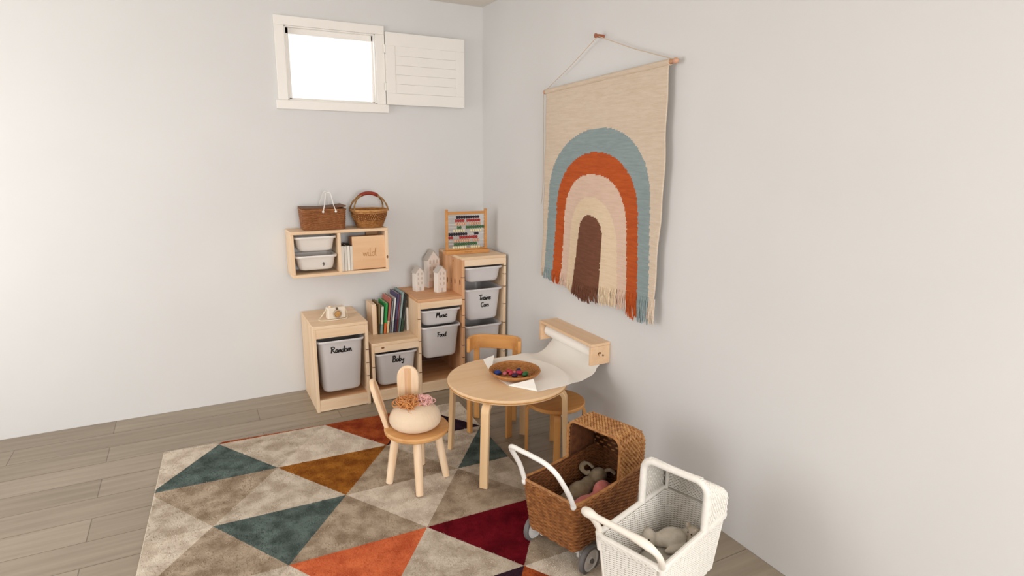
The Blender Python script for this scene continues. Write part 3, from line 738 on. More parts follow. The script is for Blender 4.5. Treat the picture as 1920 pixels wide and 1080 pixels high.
def ear(ang, face, tilt, wd, ln, off=.150):
    o = Vector((math.cos(math.radians(ang)), math.sin(math.radians(ang)), 0))*off + Vector((0, 0, SZ-.002))
    d = Vector((math.cos(math.radians(face)), math.sin(math.radians(face)), 0)); sd = Vector((-d.y, d.x, 0)); up = (Vector((0, 0, 1))*math.cos(tilt)+d*math.sin(tilt)).normalized()
    half = [(.66*wd, -.02), (.74*wd, .03), (.92*wd, .10), (wd, ln-.085), (.985*wd, ln-.06)]
    for k in range(1, 9):
        a = PI/2*k/8; half.append((.985*wd*math.cos(a), ln-.06+.06*math.sin(a)))
    poly = half + [(-x, y) for x, y in reversed(half[:-1])]
    m = MB(); m.prism(poly, o, sd, up, .022)
    e = m.build('ear_backrest', pine('z'), bc, bevel=.005)
    # paler outer staves and a pink-brown middle stave show on the face of the plank
    nn = sd.cross(up)
    for x0, x1, mt_ in ((-.30*wd, .02*wd, mat('stave_tan', '#e3bd92', .5, color2='#d6a97b', vscale=26, stretch=AX['z'])), (.02*wd, .30*wd, mat('stave_rose', '#dfb48f', .5, color2='#cf9d76', vscale=26, stretch=AX['z']))):
        for sgn in (-1, 1):
            top = ln-.012
            MB().prism([(x0, -.015), (x1, -.015), (x1, top-.03*(x1/wd)**2), (x0, top-.03*(x0/wd)**2)], o+nn*(sgn*.0112), sd, up, .0006).build('stave', mt_, e, smooth=False, label='darker middle stave of the ear')
ear(150, 158, .27, .052, .255); ear(87, 72, .13, .056, .262, .146)
# cushion
cu = thing('cushion', 'plump round cream cushion on the bunny-ear chair', 'cushion', (-1.075, -1.49, RZ+.002+SZ-.001))
m = MB(); rings = []
prof = [(.0, 0.004), (.06, .0), (.10, .004), (.123, .022), (.128, .046), (.120, .074), (.099, .096), (.068, .110), (.03, .116), (0, .117)]
pr_ = catmull([(r, 0, z) for r, z in prof], 3)
for q in pr_:
    r = max(q.x, .001)
    rings.append([Vector((r*(1+.0025*math.cos(36*a)*min(1, r/.08))*math.cos(a), r*(1+.0025*math.cos(36*a)*min(1, r/.08))*math.sin(a), q.z)) for a in [2*PI*k/216 for k in range(216)]])
m.loft(rings, True); m.build('cover', mat('cushion_cloth', '#e6ceb2', .9, var=.05, vscale=20, bump=.15, bscale=300, sheen=.2), cu, angle=60)
def yarn(name, label, loc, c, c2, R_, hgt, seed, loops=34):
    rn = random.Random(seed); t = MB()
    for k in range(loops):
        a0 = rn.uniform(0, 2*PI); rr = rn.uniform(.2, .85)*R_; cx, cy = rr*math.cos(a0), rr*math.sin(a0); s = rn.uniform(.3, .55)*R_; tilt = rn.uniform(.2, 1.2); b = rn.uniform(0, 2*PI)
        pts = []
        for i in range(14):
            a = 2*PI*i/14; u, v = s*math.cos(a), s*.7*math.sin(a)
            z = max(.0, hgt*.45*(1-(rr/R_)**2)+v*math.sin(tilt)+rn.uniform(-.002, .002))
            pts.append(Vector((cx+u*math.cos(b)-v*math.cos(tilt)*math.sin(b), cy+u*math.sin(b)+v*math.cos(tilt)*math.cos(b), z-.12*((cx+u)**2+(cy+v)**2)/.05*.35)))
        t.tube(pts, .0026, 5, True)
    o = t.build(name, mat('yarn_'+name+c[1:], c, .9, color2=c2, vscale=60, sheen=.3)); o.location = loc
    return tag(o, label, 'yarn', 'yarn on the cushion')
CT = RZ+.002+SZ+.117
yarn('yarn_bundle', 'tangle of orange brown yarn on the cream cushion', (-1.103, -1.475, CT), '#dc9450', '#c07a3a', .062, .045, 5, 60)
yarn('yarn_bundle', 'tangle of pink yarn on the cream cushion', (-1.030, -1.478, CT-.006), '#f0bdb6', '#e0a59f', .050, .045, 9, 50)
m = MB(); m.tube([Vector((.035*math.cos(a), .022*math.sin(a), -.10*(.035*math.cos(a))**2-.014+.006*math.sin(a)-abs(min(0, math.sin(a)))*.002)) for a in [2*PI*k/28 for k in range(28)]], .0008, 5, True)
o = m.build('thread_loop', mat('thread', '#c2854c', .9)); o.location = (-1.095, -1.548, CT+.005); tag(o, 'thin loop of orange thread lying on the front of the cushion', 'thread')

# ------------------------------------------------------------------ paper roll holder, roll, sheet
ph = thing('paper_roll_holder', 'pale wooden paper roll holder fixed to the right wall above the table', 'paper holder', (0, -1.375, .515))
PY0, PY1, PD, PH_ = -.275, .275, .128, .122
M_ph = mat('holder_birch', '#e6c4a0', .5, color2='#dab48e', vscale=24, stretch=AX['y'])
bx('top_board', (-PD, -.001, PY0, PY1, PH_-.016, PH_), M_ph, ph, .0015)
bx('back_board', (-.014, -.001, PY0+.018, PY1-.018, .0, PH_-.0165), M_ph, ph, .001)
for y in (PY0, PY1-.018): bx('end_plate', (-PD, -.001, y, y+.018, 0, PH_-.0165), M_ph, ph, .0015)
RXc, RZc, RR = -.070, .058, .036
MB().tube([(RXc, PY0-.012, RZc), (RXc, PY1+.006, RZc)], .0075, 14).build('dowel', M_ph, ph, bevel=.001)
MB().lathe([(0, 0), (.011, 0), (.011, .0012), (0, .0012)], 20, (RXc, PY0-.0004, RZc+.004), (1, 0, 0), (0, 0, 1), (0, -1, 0)).build('dowel_hole', mat('hole_dark', '#6b4a2d', .8), ph)
MB().tube([(RXc+.022, PY0+.001, RZc-.006), (RXc+.022, PY0-.006, RZc-.006)], .005, 10).build('stop_peg', mat('peg_grey', '#8a7560', .7), ph)
pr2 = thing('paper_roll', 'white drawing paper roll in the wall holder, unrolled onto the table', 'paper roll', (RXc, -1.375, .515+RZc))
ry = .252
MB().lathe([(.012, -ry), (RR-.001, -ry), (RR, -ry+.001), (RR, ry-.001), (RR-.001, ry), (.012, ry)], 40, (0, 0, 0), (1, 0, 0), (0, 0, 1), (0, 1, 0)).build('roll', M_paper, pr2)
# sheet: profile in world x,z; flat part lies on the table top
ZP = TZ+.0022
prof = catmull([(RXc+RR*.98, 0, .515+RZc), (RXc+RR*.85, 0, .538), (-.046, 0, .508), (-.072, 0, .486), (-.115, 0, .469), (-.175, 0, .463), (-.235, 0, .468), (-.285, 0, .479), (-.33, 0, ZP), (-.40, 0, ZP), (-.48, 0, ZP), (-.56, 0, ZP), (-.618, 0, ZP)], 24)
verts = []; faces = []; NY = 200
def fold(x, y, z, A, B):
    # fold what lies beyond the crease A-B back over it
    dx, dy = B[0]-A[0], B[1]-A[1]; L = math.hypot(dx, dy); dx /= L; dy /= L
    nx, ny = -dy, dx
    q = (x-A[0])*nx+(y-A[1])*ny; q0 = (-.4-A[0])*nx+(-1.5-A[1])*ny
    if q*q0 >= 0: return x, y, z
    d = abs(q); sg = 1 if q0 > 0 else -1
    return x+nx*sg*d*2*.97, y+ny*sg*d*2*.97, z+.006+d*.42
for i, p in enumerate(prof):
    for j in range(NY+1):
        s = -1+2*j/NY                       # -1 = camera side
        k = max(0, min(1, (-.07-p.x)/.29))**.75
        y = -1.375 + s*ry - (.122-.016*s)*k; x = p.x - .022*(s+1)/2*max(0, (-.5-p.x)/.118); z = p.z
        z += -.008*s*math.exp(-((p.x+.18)/.07)**2)
        dt = math.hypot(x-TCx, y-TCy)-TR
        z = max(z, ZP-.55*max(0, dt)) if dt < .25 else z
        x, y, z = fold(x, y, z, (-.617, -1.645), (-.532, -1.765))
        x, y, z = fold(x, y, z, (-.572, -1.222), (-.604, -1.345))
        verts.append((x-RXc, y+1.375, z-(.515+RZc)))
for i in range(len(prof)-1):
    for j in range(NY):
        a = i*(NY+1)+j; faces.append((a, a+1, a+NY+2, a+NY+1))
m = MB(); m.add(verts, faces); so_ = m.build('sheet', M_paper, pr2, angle=70)
sm = so_.modifiers.new('thickness', 'SOLIDIFY'); sm.thickness = .0006; sm.offset = 0

# ------------------------------------------------------------------ woven plate with crayons
PCx, PCy = -.528, -1.522; PZ = TZ+.003
pl = thing('woven_plate', 'shallow round woven plate of crayons on the table', 'plate', (PCx, PCy, PZ))
M_rat = mat('rattan', '#b97f48', .6, color2='#97602f', vscale=60)
m = MB()
prof = [(0, .002), (.085, .002), (.105, .006), (.120, .018), (.131, .032)]
m.lathe([(0, 0.0), (.085, 0.0), (.107, .004), (.123, .016), (.134, .031), (.131, .033), (.118, .020), (.103, .008), (.084, .005), (0, .005)], 64); m.build('plate_body', mat('rattan_core', '#c08a54', .7, color2='#a87240', vscale=40), pl)
m = MB()
for k in range(20):
    t = k/19; q = .012+.119*t
    z = .005 if q < .084 else .005+.028*((q-.084)/.047)**1.4
    m.tube([Vector((q*math.cos(a), q*math.sin(a), z+.0008*math.cos(20*a+k*PI))) for a in [2*PI*i/80 for i in range(80)]], .003, 5, True)
m.build('coils', M_rat, pl)
MB().tube([Vector((.133*math.cos(a), .133*math.sin(a), .032)) for a in [2*PI*i/72 for i in range(72)]], .0055, 8, True).build('rim', M_rat, pl)
# (dx, dy, long radius, rot, colour, label)
def pxpos(px, py): return px, py
CR = [((-.090, .032), .021, .3, '#1f3a86', 'bright blue crayon pebble at the left of the woven plate'),
      ((-.068, .034), .013, 1.2, '#161d45', 'small dark blue crayon pebble beside the bright blue one'),
      ((-.055, .010), .015, .8, '#d8737e', 'pink crayon pebble between blue and red ones'),
      ((-.020, .020), .019, 2.2, '#b82a3f', 'red crayon pebble at the back of the pile'),
      ((-.026, -.008), .016, .2, '#c33b4a', 'cherry red crayon pebble in the middle of the pile'),
      ((-.002, .000), .014, 1.0, '#dc6f86', 'rose crayon pebble beside the middle red one'),
      ((.020, -.020), .019, 2.6, '#ad2443', 'crimson crayon pebble between green and purple ones'),
      ((.034, .020), .017, .6, '#262348', 'navy crayon pebble at the back right of the pile'),
      ((-.022, -.042), .019, .1, '#43203d', 'dark purple crayon pebble at the front of the pile'),
      ((.036, -.052), .020, .4, '#2c6b3a', 'green crayon pebble at the front right of the pile')]
for k, ((dx, dy), r, rot, c, lab) in enumerate(CR):
    m = MB(); m.ball((0, 0, 0), (r, r*.72, r*.62), nu=16, nv=10); m.ball((r*.45, 0, r*.12), (r*.6, r*.55, r*.5), nu=14, nv=8)
    o = m.build('crayon_pebble', mat('wax_'+c[1:], c, .45, var=.15, vscale=60)); o.location = (PCx+dx, PCy+dy, PZ+.008+r*.60); o.rotation_euler = (0, 0, rot)
    rm = o.modifiers.new('fuse', 'REMESH'); rm.mode = 'VOXEL'; rm.voxel_size = .0022
    tag(o, lab, 'crayon', 'crayon pebbles on the woven plate')

# ------------------------------------------------------------------ tapestry
RA = Vector((-.034, -.9562, 2.0025)); RB = Vector((-.034, -2.0401, 2.0475)); du = (RB-RA).normalized(); dv = Vector((0, du.z, -du.y)); dv = dv if dv.z < 0 else -dv
MID = (RA+RB)/2; nin = Vector((-1, 0, 0))
tp = thing('tapestry', 'woven rainbow tapestry hanging from a dowel on the right wall', 'wall hanging', MID)
def TP(u, v, off=0.): return du*u+dv*v+nin*off
TM = {'cream': mat('weave_cream', '#dccab7', .95, color2='#d2bea8', vscale=40, stretch=(1, .3, 3), bump=.5, bscale=120, bstretch=(1, .25, 3)),
      'blue': mat('weave_blue', '#95a4a5', .95, color2='#879698', vscale=40, stretch=(1, .3, 3), bump=.5, bscale=120, bstretch=(1, .25, 3)),
      'orange': mat('weave_orange', '#c35a22', .95, color2='#ae4b1a', vscale=40, stretch=(1, .3, 3), bump=.5, bscale=120, bstretch=(1, .25, 3)),
      'pink': mat('weave_pink', '#e0c3b0', .95, color2='#d6b7a3', vscale=40, stretch=(1, .3, 3), bump=.5, bscale=120, bstretch=(1, .25, 3)),
      'sand': mat('weave_sand', '#e6d0b3', .95, color2='#dcc4a5', vscale=40, stretch=(1, .3, 3), bump=.5, bscale=120, bstretch=(1, .25, 3)),
      'brown': mat('weave_brown', '#7c4e39', .95, color2='#68402e', vscale=40, stretch=(1, .3, 3), bump=.5, bscale=120, bstretch=(1, .25, 3))}
TK = list(TM)
ARCH = [('blue', .0, .247, .62, -.487, -.535, .428, .444), ('orange', -.03, .37, .70, -.402, -.452, .338, .356), ('pink', -.052, .487, .80, -.328, -.372, .252, .262),
        ('sand', -.062, .607, .87, -.268, -.306, .180, .186), ('brown', -.062, .708, .815, -.172, -.236, .062, .045)]
def tcol(u, v):
    c = 'cream'
    for (nm, uc, vt, vs, l0, l1, r0, r1) in ARCH:
        if v < vt: continue
        if v < vs:
            pw = 2.45 if nm == 'pink' else 2.15; g = max(0, 1-((vs-v)/(vs-vt))**pw)**(1/pw); l = uc+(l0-uc)*g; r = uc+(r0-uc)*g
        else:
            k = (v-vs)/(1.1-vs); l = l0+(l1-l0)*k; r = r0+(r1-r0)*k
        if l <= u <= r: c = nm
    return c
NU, NV = 150, 150; m = MB(); vs_ = []
def edge(v):
    k = v/1.08
    wob = .004*math.sin(9*v)+.003*math.sin(23*v+1)
    return -.530-.042*k**1.5+wob, .522-.040*k**2.2-wob
def toff(u, v): return .004+.012*max(0, (v-.4))*math.sin(7*u+1.3)+.010*(v/1.08)**2*math.sin(13*u+2*v)+.006*abs(u)*v
for i in range(NV+1):
    for j in range(NU+1):
        f = j/NU; vb_ = 1.055+.030*f+.035*math.exp(-((f-.42)/.22)**2); v = vb_*i/NV; l, r = edge(v); u = l+(r-l)*f
        vs_.append((u, v))
P3 = [TP(u, v, toff(u, v)) for u, v in vs_]
fs = []; mis = []
for i in range(NV):
    for j in range(NU):
        a = i*(NU+1)+j; u = (vs_[a][0]+vs_[a+1][0])/2; v = (vs_[a][1]+vs_[a+NU+1][1])/2
        fs.append((a, a+1, a+NU+2, a+NU+1)); mis.append(TK.index(tcol(u+.0022*((i*7919) % 5-2)/2, v)))
m.v = [tuple(p) for p in P3]; m.f = [list(f) for f in fs]; m.m = mis
co = m.build('cloth', [TM[k] for k in TK], tp, angle=80)
sm = co.modifiers.new('thickness', 'SOLIDIFY'); sm.thickness = .004; sm.offset = 0
MB().tube([TP(-.548, 0), TP(.556, 0)], .0105, 14).build('dowel', mat('dowel_wood', '#c79a7a', .5, color2='#b48363', vscale=30, stretch=AX['y']), tp, bevel=.002)
MB().tube([TP(-.532, .0), TP(.523, .0)], .0150, 16).build('dowel_sleeve', TM['cream'], tp)
for u in (-.549, .557):
    MB().ball(TP(u, 0), (.013, .017, .013), nu=14, nv=10).build('dowel_knob', mat('knob_wood', '#c99b80', .5), tp)
HK = TP(-.018, -.212, 0)
MB().tube([TP(-.546, -.008), TP(-.28, -.108, -.004), HK+Vector((-.004, .006, -.002))], .0022, 6).build('cord', M_string, tp)
MB().tube([TP(.545, -.008), TP(.26, -.103, -.004), HK+Vector((-.004, -.006, -.002))], .0022, 6).build('cord', M_string, tp)
MB().tube(catmull([TP(-.549, .004, .006), TP(-.563, .03, .003), TP(-.568, .25, 0), TP(-.572, .5, 0), TP(-.580, .60, 0), TP(-.592, .67, .003)], 6), .0022, 6).build('loose_cord', M_string, tp)
rn = random.Random(11)
def fringe(u0, u1, key, ln, count, lab):
    b = MB()
    for k in range(count):
        u = u0+(u1-u0)*(k+.5)/count+rn.uniform(-.003, .003); f = (u+.57)/1.05
        vb_ = 1.055+.030*f+.035*math.exp(-((f-.42)/.22)**2)-.004; L = ln*rn.uniform(.8, 1.08); sw = rn.uniform(-.012, .012)
        o = toff(u, vb_)
        b.tube(catmull([TP(u, vb_, o), TP(u+sw*.3, vb_+L*.35, o+rn.uniform(0, .008)), TP(u+sw*.8, vb_+L*.7, o+rn.uniform(0, .01)), TP(u+sw, vb_+L, o*.8+rn.uniform(0, .008))], 3), [.0035]*9+[.0024], 5)
    b.build('fringe', TM[key], tp, label=lab)
fringe(-.570, -.535, 'cream', .06, 7, 'cream tassel'); fringe(-.533, -.455, 'blue', .07, 14, 'blue fringe'); fringe(-.45, -.375, 'orange', .075, 15, 'orange fringe'); fringe(-.37, -.305, 'pink', .075, 12, 'pale pink fringe')
fringe(-.303, -.24, 'sand', .08, 12, 'sand fringe'); fringe(-.236, .045, 'brown', .095, 50, 'dark brown fringe'); fringe(.05, .185, 'sand', .10, 24, 'sand fringe'); fringe(.19, .26, 'pink', .105, 13, 'pale pink fringe')
fringe(.265, .355, 'orange', .13, 20, 'orange fringe'); fringe(.36, .44, 'blue', .13, 16, 'blue fringe'); fringe(.447, .484, 'cream', .125, 10, 'cream tassel')
hk = thing('wall_hook', 'small copper brown peg in the right wall holding the tapestry cord', 'hook', MID+HK)
MB().tube([(.0335, 0, .002), (-.018, 0, .002)], .009, 12).build('peg', mat('hook_copper', '#a8674a', .45, color2='#8a4f36', vscale=40), hk, bevel=.002)
MB().lathe([(0, 0), (.012, 0), (.012, .005), (0, .005)], 16, (-.017, 0, .002), (0, 1, 0), (0, 0, 1), (-1, 0, 0)).build('peg_cap', MATS['hook_copper'], hk, bevel=.001)

# ------------------------------------------------------------------ doll prams
HD = math.atan2(.297, .955)
def wheel(par, x, y, r, w_, mt, mh, side):
    t = MB(); pf = [(r*.77, -w_/2), (r*.94, -w_/2), (r, -w_*.3), (r, w_*.3), (r*.94, w_/2), (r*.77, w_/2), (r*.77, -w_/2)]
    t.loft([[Vector((x+q*math.cos(2*PI*k/40), y+z, r+q*math.sin(2*PI*k/40))) for k in range(40)] for q, z in pf], False)
    to_ = t.build('wheel', mt, par)
    h = MB(); h.lathe([(r*.2, -w_*.46), (r*.25, -w_*.30), (r*.64, -w_*.26), (r*.70, -w_*.44), (r*.775, -w_*.44), (r*.775, w_*.44), (r*.70, w_*.44), (r*.64, w_*.26), (r*.25, w_*.30), (r*.2, w_*.46)], 36, (x, y, r), (1, 0, 0), (0, 0, 1), (0, 1, 0))
    h.build('hub', mh, to_)
    MB().lathe([(0, 0), (r*.12, 0), (r*.16, .003), (r*.16, .008), (r*.08, .011), (0, .011)], 14, (x, y+side*w_*.42, r), (1, 0, 0), (0, 0, 1), (0, side, 0)).build('axle_cap', M_grey_rubber, to_)
# brown pram; local +x = towards the wall, local +y = left side
p1 = thing('doll_pram', 'brown woven doll pram with a woven hood beside the table', 'doll pram', (-.594, -2.285, 0), HD)
PB, PTp, pz0, pz1, PR = (.212, .124), (.242, .140), .105, .338, .022
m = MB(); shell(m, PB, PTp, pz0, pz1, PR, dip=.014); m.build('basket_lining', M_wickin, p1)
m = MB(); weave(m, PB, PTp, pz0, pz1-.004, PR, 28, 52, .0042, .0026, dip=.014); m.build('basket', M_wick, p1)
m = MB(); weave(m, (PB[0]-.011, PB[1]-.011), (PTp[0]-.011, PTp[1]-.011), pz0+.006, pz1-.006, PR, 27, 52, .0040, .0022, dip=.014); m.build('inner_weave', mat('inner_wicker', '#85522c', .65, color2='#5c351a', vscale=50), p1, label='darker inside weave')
m = MB(); m.tube(rim_path(PTp, pz1, PR, .014), .0062, 8, True)
m.tube([p+Vector((0, 0, .006*math.cos(i*1.4))) for i, p in enumerate(rim_path((PTp[0]+.003, PTp[1]+.003), pz1-.006, PR, .014, 140))], .003, 5, True)
m.build('rim', mat('rim_wicker', '#b3804d', .55, color2='#8f5a2e', vscale=50), p1)
# hood: rows follow the arch from side to side
HX0, HX1 = .050, .228
hood = MB(); hin = MB(); nr = 19
def hood_arch(x, k, grow=0.):
    hw_ = PTp[1]-.003+grow; top = .180 - .030*max(0, k-.72)/.28 + grow; r = .042
    pts = []
    base = pz1-.012
    path = []
    for i in range(8): path.append((hw_, base+(top-r)*i/7))
    for i in range(1, 9):
        a = PI/2*i/8; path.append((hw_-r+r*math.cos(a), base+top-r+r*math.sin(a)))
    for i in range(1, 12): path.append((hw_-r-(2*(hw_-r))*i/12, base+top))
    for i in range(0, 8):
        a = PI/2+PI/2*i/8; path.append((-hw_+r+r*math.cos(a), base+top-r+r*math.sin(a)))
    for i in range(8): path.append((-hw_, base+(top-r)*(1-i/7)))
    return [Vector((x, p[0], p[1])) for p in path]
rings = []
for k in range(nr):
    f = k/(nr-1); x = HX0+(HX1-HX0)*f
    cen_ = Vector((x, 0, pz1+.06)); pts = hood_arch(x, f)
    dens = []
    for i in range(len(pts)-1):
        st = max(1, round((pts[i+1]-pts[i]).length/.006))
        dens += [pts[i]+(pts[i+1]-pts[i])*j/st for j in range(st)]
    dens.append(pts[-1])
    q = []
    for i, p in enumerate(dens):
        d = (p-cen_).normalized(); q.append(p+d*.0034*math.cos(PI*i/1.5+k*PI))
    hood.tube(q, .0052, 6)
    rings.append([p-(p-cen_).normalized()*.0105 for p in pts])
hin.loft(rings, False, False)
# closed back of the hood
back = hood_arch(HX1+.006, 1., -.006)
n = len(back); hin.add([p for p in back], [tuple(range(n))])
for k in range(9):
    z = pz1-.005+.135*k/8; zt = pz1-.012+.150; dz = max(0, z-(zt-.042)); hw2 = PTp[1]-.003-.042+math.sqrt(max(0, .042**2-dz**2))-.004
    hood.tube([Vector((HX1+.010+.003*math.cos(PI*i/2+k*PI), -hw2+2*hw2*i/24, z)) for i in range(25)], .0062, 6)
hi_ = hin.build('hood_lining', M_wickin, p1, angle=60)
sm = hi_.modifiers.new('thickness', 'SOLIDIFY'); sm.thickness = .003; sm.offset = 0
hood.build('hood', mat('hood_wicker', '#be8d58', .55, color2='#8f5a2c', vscale=45, detail=2), p1)
m = MB(); m.tube(hood_arch(HX0-.006, 0.), .0058, 8); m.build('hood_rim', MATS['rim_wicker'], p1)
# handle
hp = [(-.240, .128, .334), (-.268, .132, .415), (-.316, .130, .494), (-.334, .112, .522), (-.340, .06, .527), (-.338, 0, .525), (-.330, -.06, .514), (-.316, -.102, .484), (-.290, -.124, .428), (-.262, -.130, .374), (-.241, -.130, .328)]
m = MB(); m.tube(catmull(hp, 6), .0098, 12); m.build('handle', mat('handle_white', '#efece7', .4, var=.04), p1, label='white painted handle')
for y in (.128, -.130): MB().ball((-.241, y, .328), (.012, .012, .016), nu=12, nv=8).build('handle_joint', MATS['handle_white'], p1)
for x in (-.150, .135):
    for s in (-1, 1): wheel(p1, x, s*.150, .060, .022, M_grey_rubber, M_alu, s)
    MB().tube([(x, -.16, .060), (x, .16, .060)], .005, 10).build('axle', M_alu, p1)
    for s in (-1, 1): bx('wheel_bracket', (x-.012, x+.012, s*.10-.006, s*.10+.006, .05, .108), M_alu, p1, .001)
# plush toys
def fused(name, balls, m, parent, vox=.005, label=None):
    b = MB()
    for c, r, rot in balls: b.ball(c, r, rot, 16, 10)
    o = b.build(name, m, parent, angle=80, label=label)
    rm = o.modifiers.new('fuse', 'REMESH'); rm.mode = 'VOXEL'; rm.voxel_size = vox; rm.use_smooth_shade = True
    s = o.modifiers.new('soften', 'SMOOTH'); s.factor = .6; s.iterations = 6
    return o
def fur(name, c, c2): return mat('plush_'+name, c, .95, color2=c2, vscale=30, bump=.25, bscale=160, sheen=.15, spec=.1)
def ry_(a, b=0, c=0): return Matrix.Rotation(c, 3, 'Z') @ Matrix.Rotation(a, 3, 'Y') @ Matrix.Rotation(b, 3, 'X')
def place(o, base, lx, ly, lz, rz=0.):
    c, s = math.cos(HD), math.sin(HD); o.location = (base[0]+lx*c-ly*s, base[1]+lx*s+ly*c, lz); o.rotation_euler = (0, 0, HD+rz)
B1 = (-.594, -2.285)
M_fg = fur('taupe', '#a79780', '#88775f'); M_fp = fur('pink', '#d9857d', '#c36f68'); M_fw = fur('white', '#f2ebe0', '#e0d6c8')
PZF = pz0+.012
m = MB(); rings = []
for z, ins in ((0, .012), (.034, .004), (.040, .008)):
    rings.append([Vector((p[0], p[1], PZF+z)) for p in rrect(.196-ins, .108-ins, .03, 48)])
m.loft(rings, True); m.build('base_board', M_wickin, p1)
g = thing('plush_bunny', 'taupe plush bunny with curled ears lying in the brown doll pram', 'plush toy'); place(g, B1, .0, .0, PZF+.040)
fused('body', [((.028, .050, .042), (.070, .046, .044), None), ((-.045, .058, .030), (.040, .034, .032), None), ((-.085, .066, .024), (.036, .024, .024), None), ((-.07, .022, .022), (.034, .022, .022), None), ((.095, .050, .050), (.04, .036, .036), None), ((.150, .040, .072), (.046, .038, .038), None)], M_fg, g)
m = MB(); m.tube(catmull([(.155, .072, .098), (.150, .096, .112), (.128, .108, .116), (.105, .100, .104), (.110, .080, .088), (.130, .070, .088)], 5), [.009]*8+[.012]*9+[.010]*9, 10, flat=.6); m.build('ear', M_fg, g)
m = MB(); m.tube(catmull([(.168, .018, .098), (.185, .0, .104), (.195, -.02, .09)], 5), .011, 10, flat=.6); m.build('ear', M_fg, g)
for y in (.026, .056): MB().ball((.186, y, .090), .0035, nu=8, nv=6).build('eye', M_ink, g)
MB().ball((.195, .04, .074), .0045, nu=8, nv=6).build('nose', mat('plush_nose', '#6b4b40', .6), g)
g2 = thing('plush_bunny', 'pink plush bunny lying in front of the taupe one in the brown doll pram', 'plush toy'); place(g2, B1, -.030, -.014, PZF+.036)
fused('body', [((-.025, -.026, .048), (.078, .042, .046), None), ((.098, -.030, .072), (.046, .040, .048), None), ((-.115, -.020, .028), (.034, .028, .026), None), ((.045, -.028, .045), (.042, .036, .038), None), ((-.07, -.066, .02), (.04, .02, .02), None), ((.098, -.030, .034), (.040, .036, .034), None)], M_fp, g2)
for s in (-1, 1):
    m = MB(); m.tube(catmull([(.125, -.030+s*.018, .098), (.142, -.030+s*.022, .088), (.150, -.030+s*.026, .066), (.152, -.030+s*.026, .040)], 4), [.011]*4+[.014]*5+[.010]*4, 10, flat=.55); m.build('ear', M_fp, g2)

# white pram
p2 = thing('doll_pram', 'white wicker doll pram with an open arched hood frame at the front right', 'doll pram', (-.580, -2.751, 0), HD)
QB, QT, qz0, qz1, QR = (.197, .104), (.225, .125), .125, .360, .024
m = MB(); shell(m, QB, QT, qz0, qz1, QR, inset=.003); m.build('basket_lining', M_wwickin, p2)
m = MB(); weave(m, QB, QT, qz0, qz1, QR, 54, 84, .0027, .0018, n=4, per=3)
weave(m, (QB[0]-.0105, QB[1]-.0105), (QT[0]-.0105, QT[1]-.0105), qz0+.006, qz1-.004, QR, 54, 84, .0026, .0018, n=4, per=3)
m.build('basket', M_wwick, p2)
m = MB()
for z, gx in ((qz1, .002),): m.tube(rim_path((QT[0]+gx, QT[1]+gx), z, QR), .0105, 10, True)
m.build('rim', M_wwick, p2)
m = MB()
for ph_ in (0, PI):
    pts = rim_path((QT[0]+.0105, QT[1]+.0105), qz1-.006, QR+.010, 0, 200)
    m.tube([p+Vector((0, 0, .0045*math.sin(i*.8+ph_))) for i, p in enumerate(pts)], .0026, 5, True)
m.build('rim_braid', M_wwick, p2)
for cx, cy in ((1, 1), (1, -1), (-1, 1), (-1, -1)):
    MB().tube([(cx*(QB[0]-.004), cy*(QB[1]-.004), qz0), (cx*(QT[0]-.006), cy*(QT[1]-.006), qz1)], .0075, 8).build('corner_post', M_wwick, p2)
# arched hood frame, sloping woven roof and back panel
ax_ = .055; tp_z = .542
def arch2(x, top, hw_, r, base=qz1):
    path = []
    path.append((hw_, base)); path.append((hw_, base+(top-base-r)*.5))
    for i in range(9):
        a = PI/2*i/8; path.append((hw_-r+r*math.cos(a), top-r+r*math.sin(a)))
    for i in range(9):
        a = PI/2+PI/2*i/8; path.append((-hw_+r+r*math.cos(a), top-r+r*math.sin(a)))
    path.append((-hw_, base+(top-base-r)*.5)); path.append((-hw_, base))
    return [Vector((x, a, b)) for a, b in path]
m = MB(); m.tube(arch2(ax_, tp_z, QT[1]+.002, .045), .0135, 12); m.build('hood_arch', M_wwick, p2)
bx1 = .216; btop = .452
m = MB(); ra, rb_ = arch2(ax_, tp_z, QT[1]+.002, .045), arch2(bx1, btop, QT[1]+.002, .03)
lin_ = MB(); lin_.loft([[a+(b-a)*k/6 for a, b in zip(ra, rb_)] for k in range(7)], False, False)
nb = len(rb_); lin_.add(rb_, [tuple(range(nb))])
lo = lin_.build('hood_lining', M_wwickin, p2, angle=60); sm = lo.modifiers.new('thickness', 'SOLIDIFY'); sm.thickness = .003; sm.offset = 0
m = MB(); nr = 22
for k in range(1, nr+1):
    f = k/nr; a_ = [a+(b-a)*f for a, b in zip(ra, rb_)]; dens = []
    for i in range(len(a_)-1):
        st = max(1, int((a_[i+1]-a_[i]).length/.007))
        for j in range(st): dens.append(a_[i]+(a_[i+1]-a_[i])*j/st)
    dens.append(a_[-1]); c0 = Vector((a_[0].x, 0, qz1+.04))
    m.tube([p+(p-c0).normalized()*(.002+.002*math.cos(PI*i/1.5+k*PI)) for i, p in enumerate(dens)], .0032, 5)
for k in range(12):
    z = qz1+.012+(btop-qz1-.02)*k/11
    for xx in (bx1+.004, bx1-.004): m.tube([Vector((xx+.0018*math.cos(PI*i/2+k*PI), -.122+.244*i/60, z)) for i in range(61)], .003, 4)
m.build('hood', M_wwick, p2)
for y in (QT[1]-.012, -QT[1]+.012): MB().tube([(bx1-.006, y, qz1), (bx1-.006, y, btop-.01)], .0075, 8).build('hood_post', M_wwick, p2)
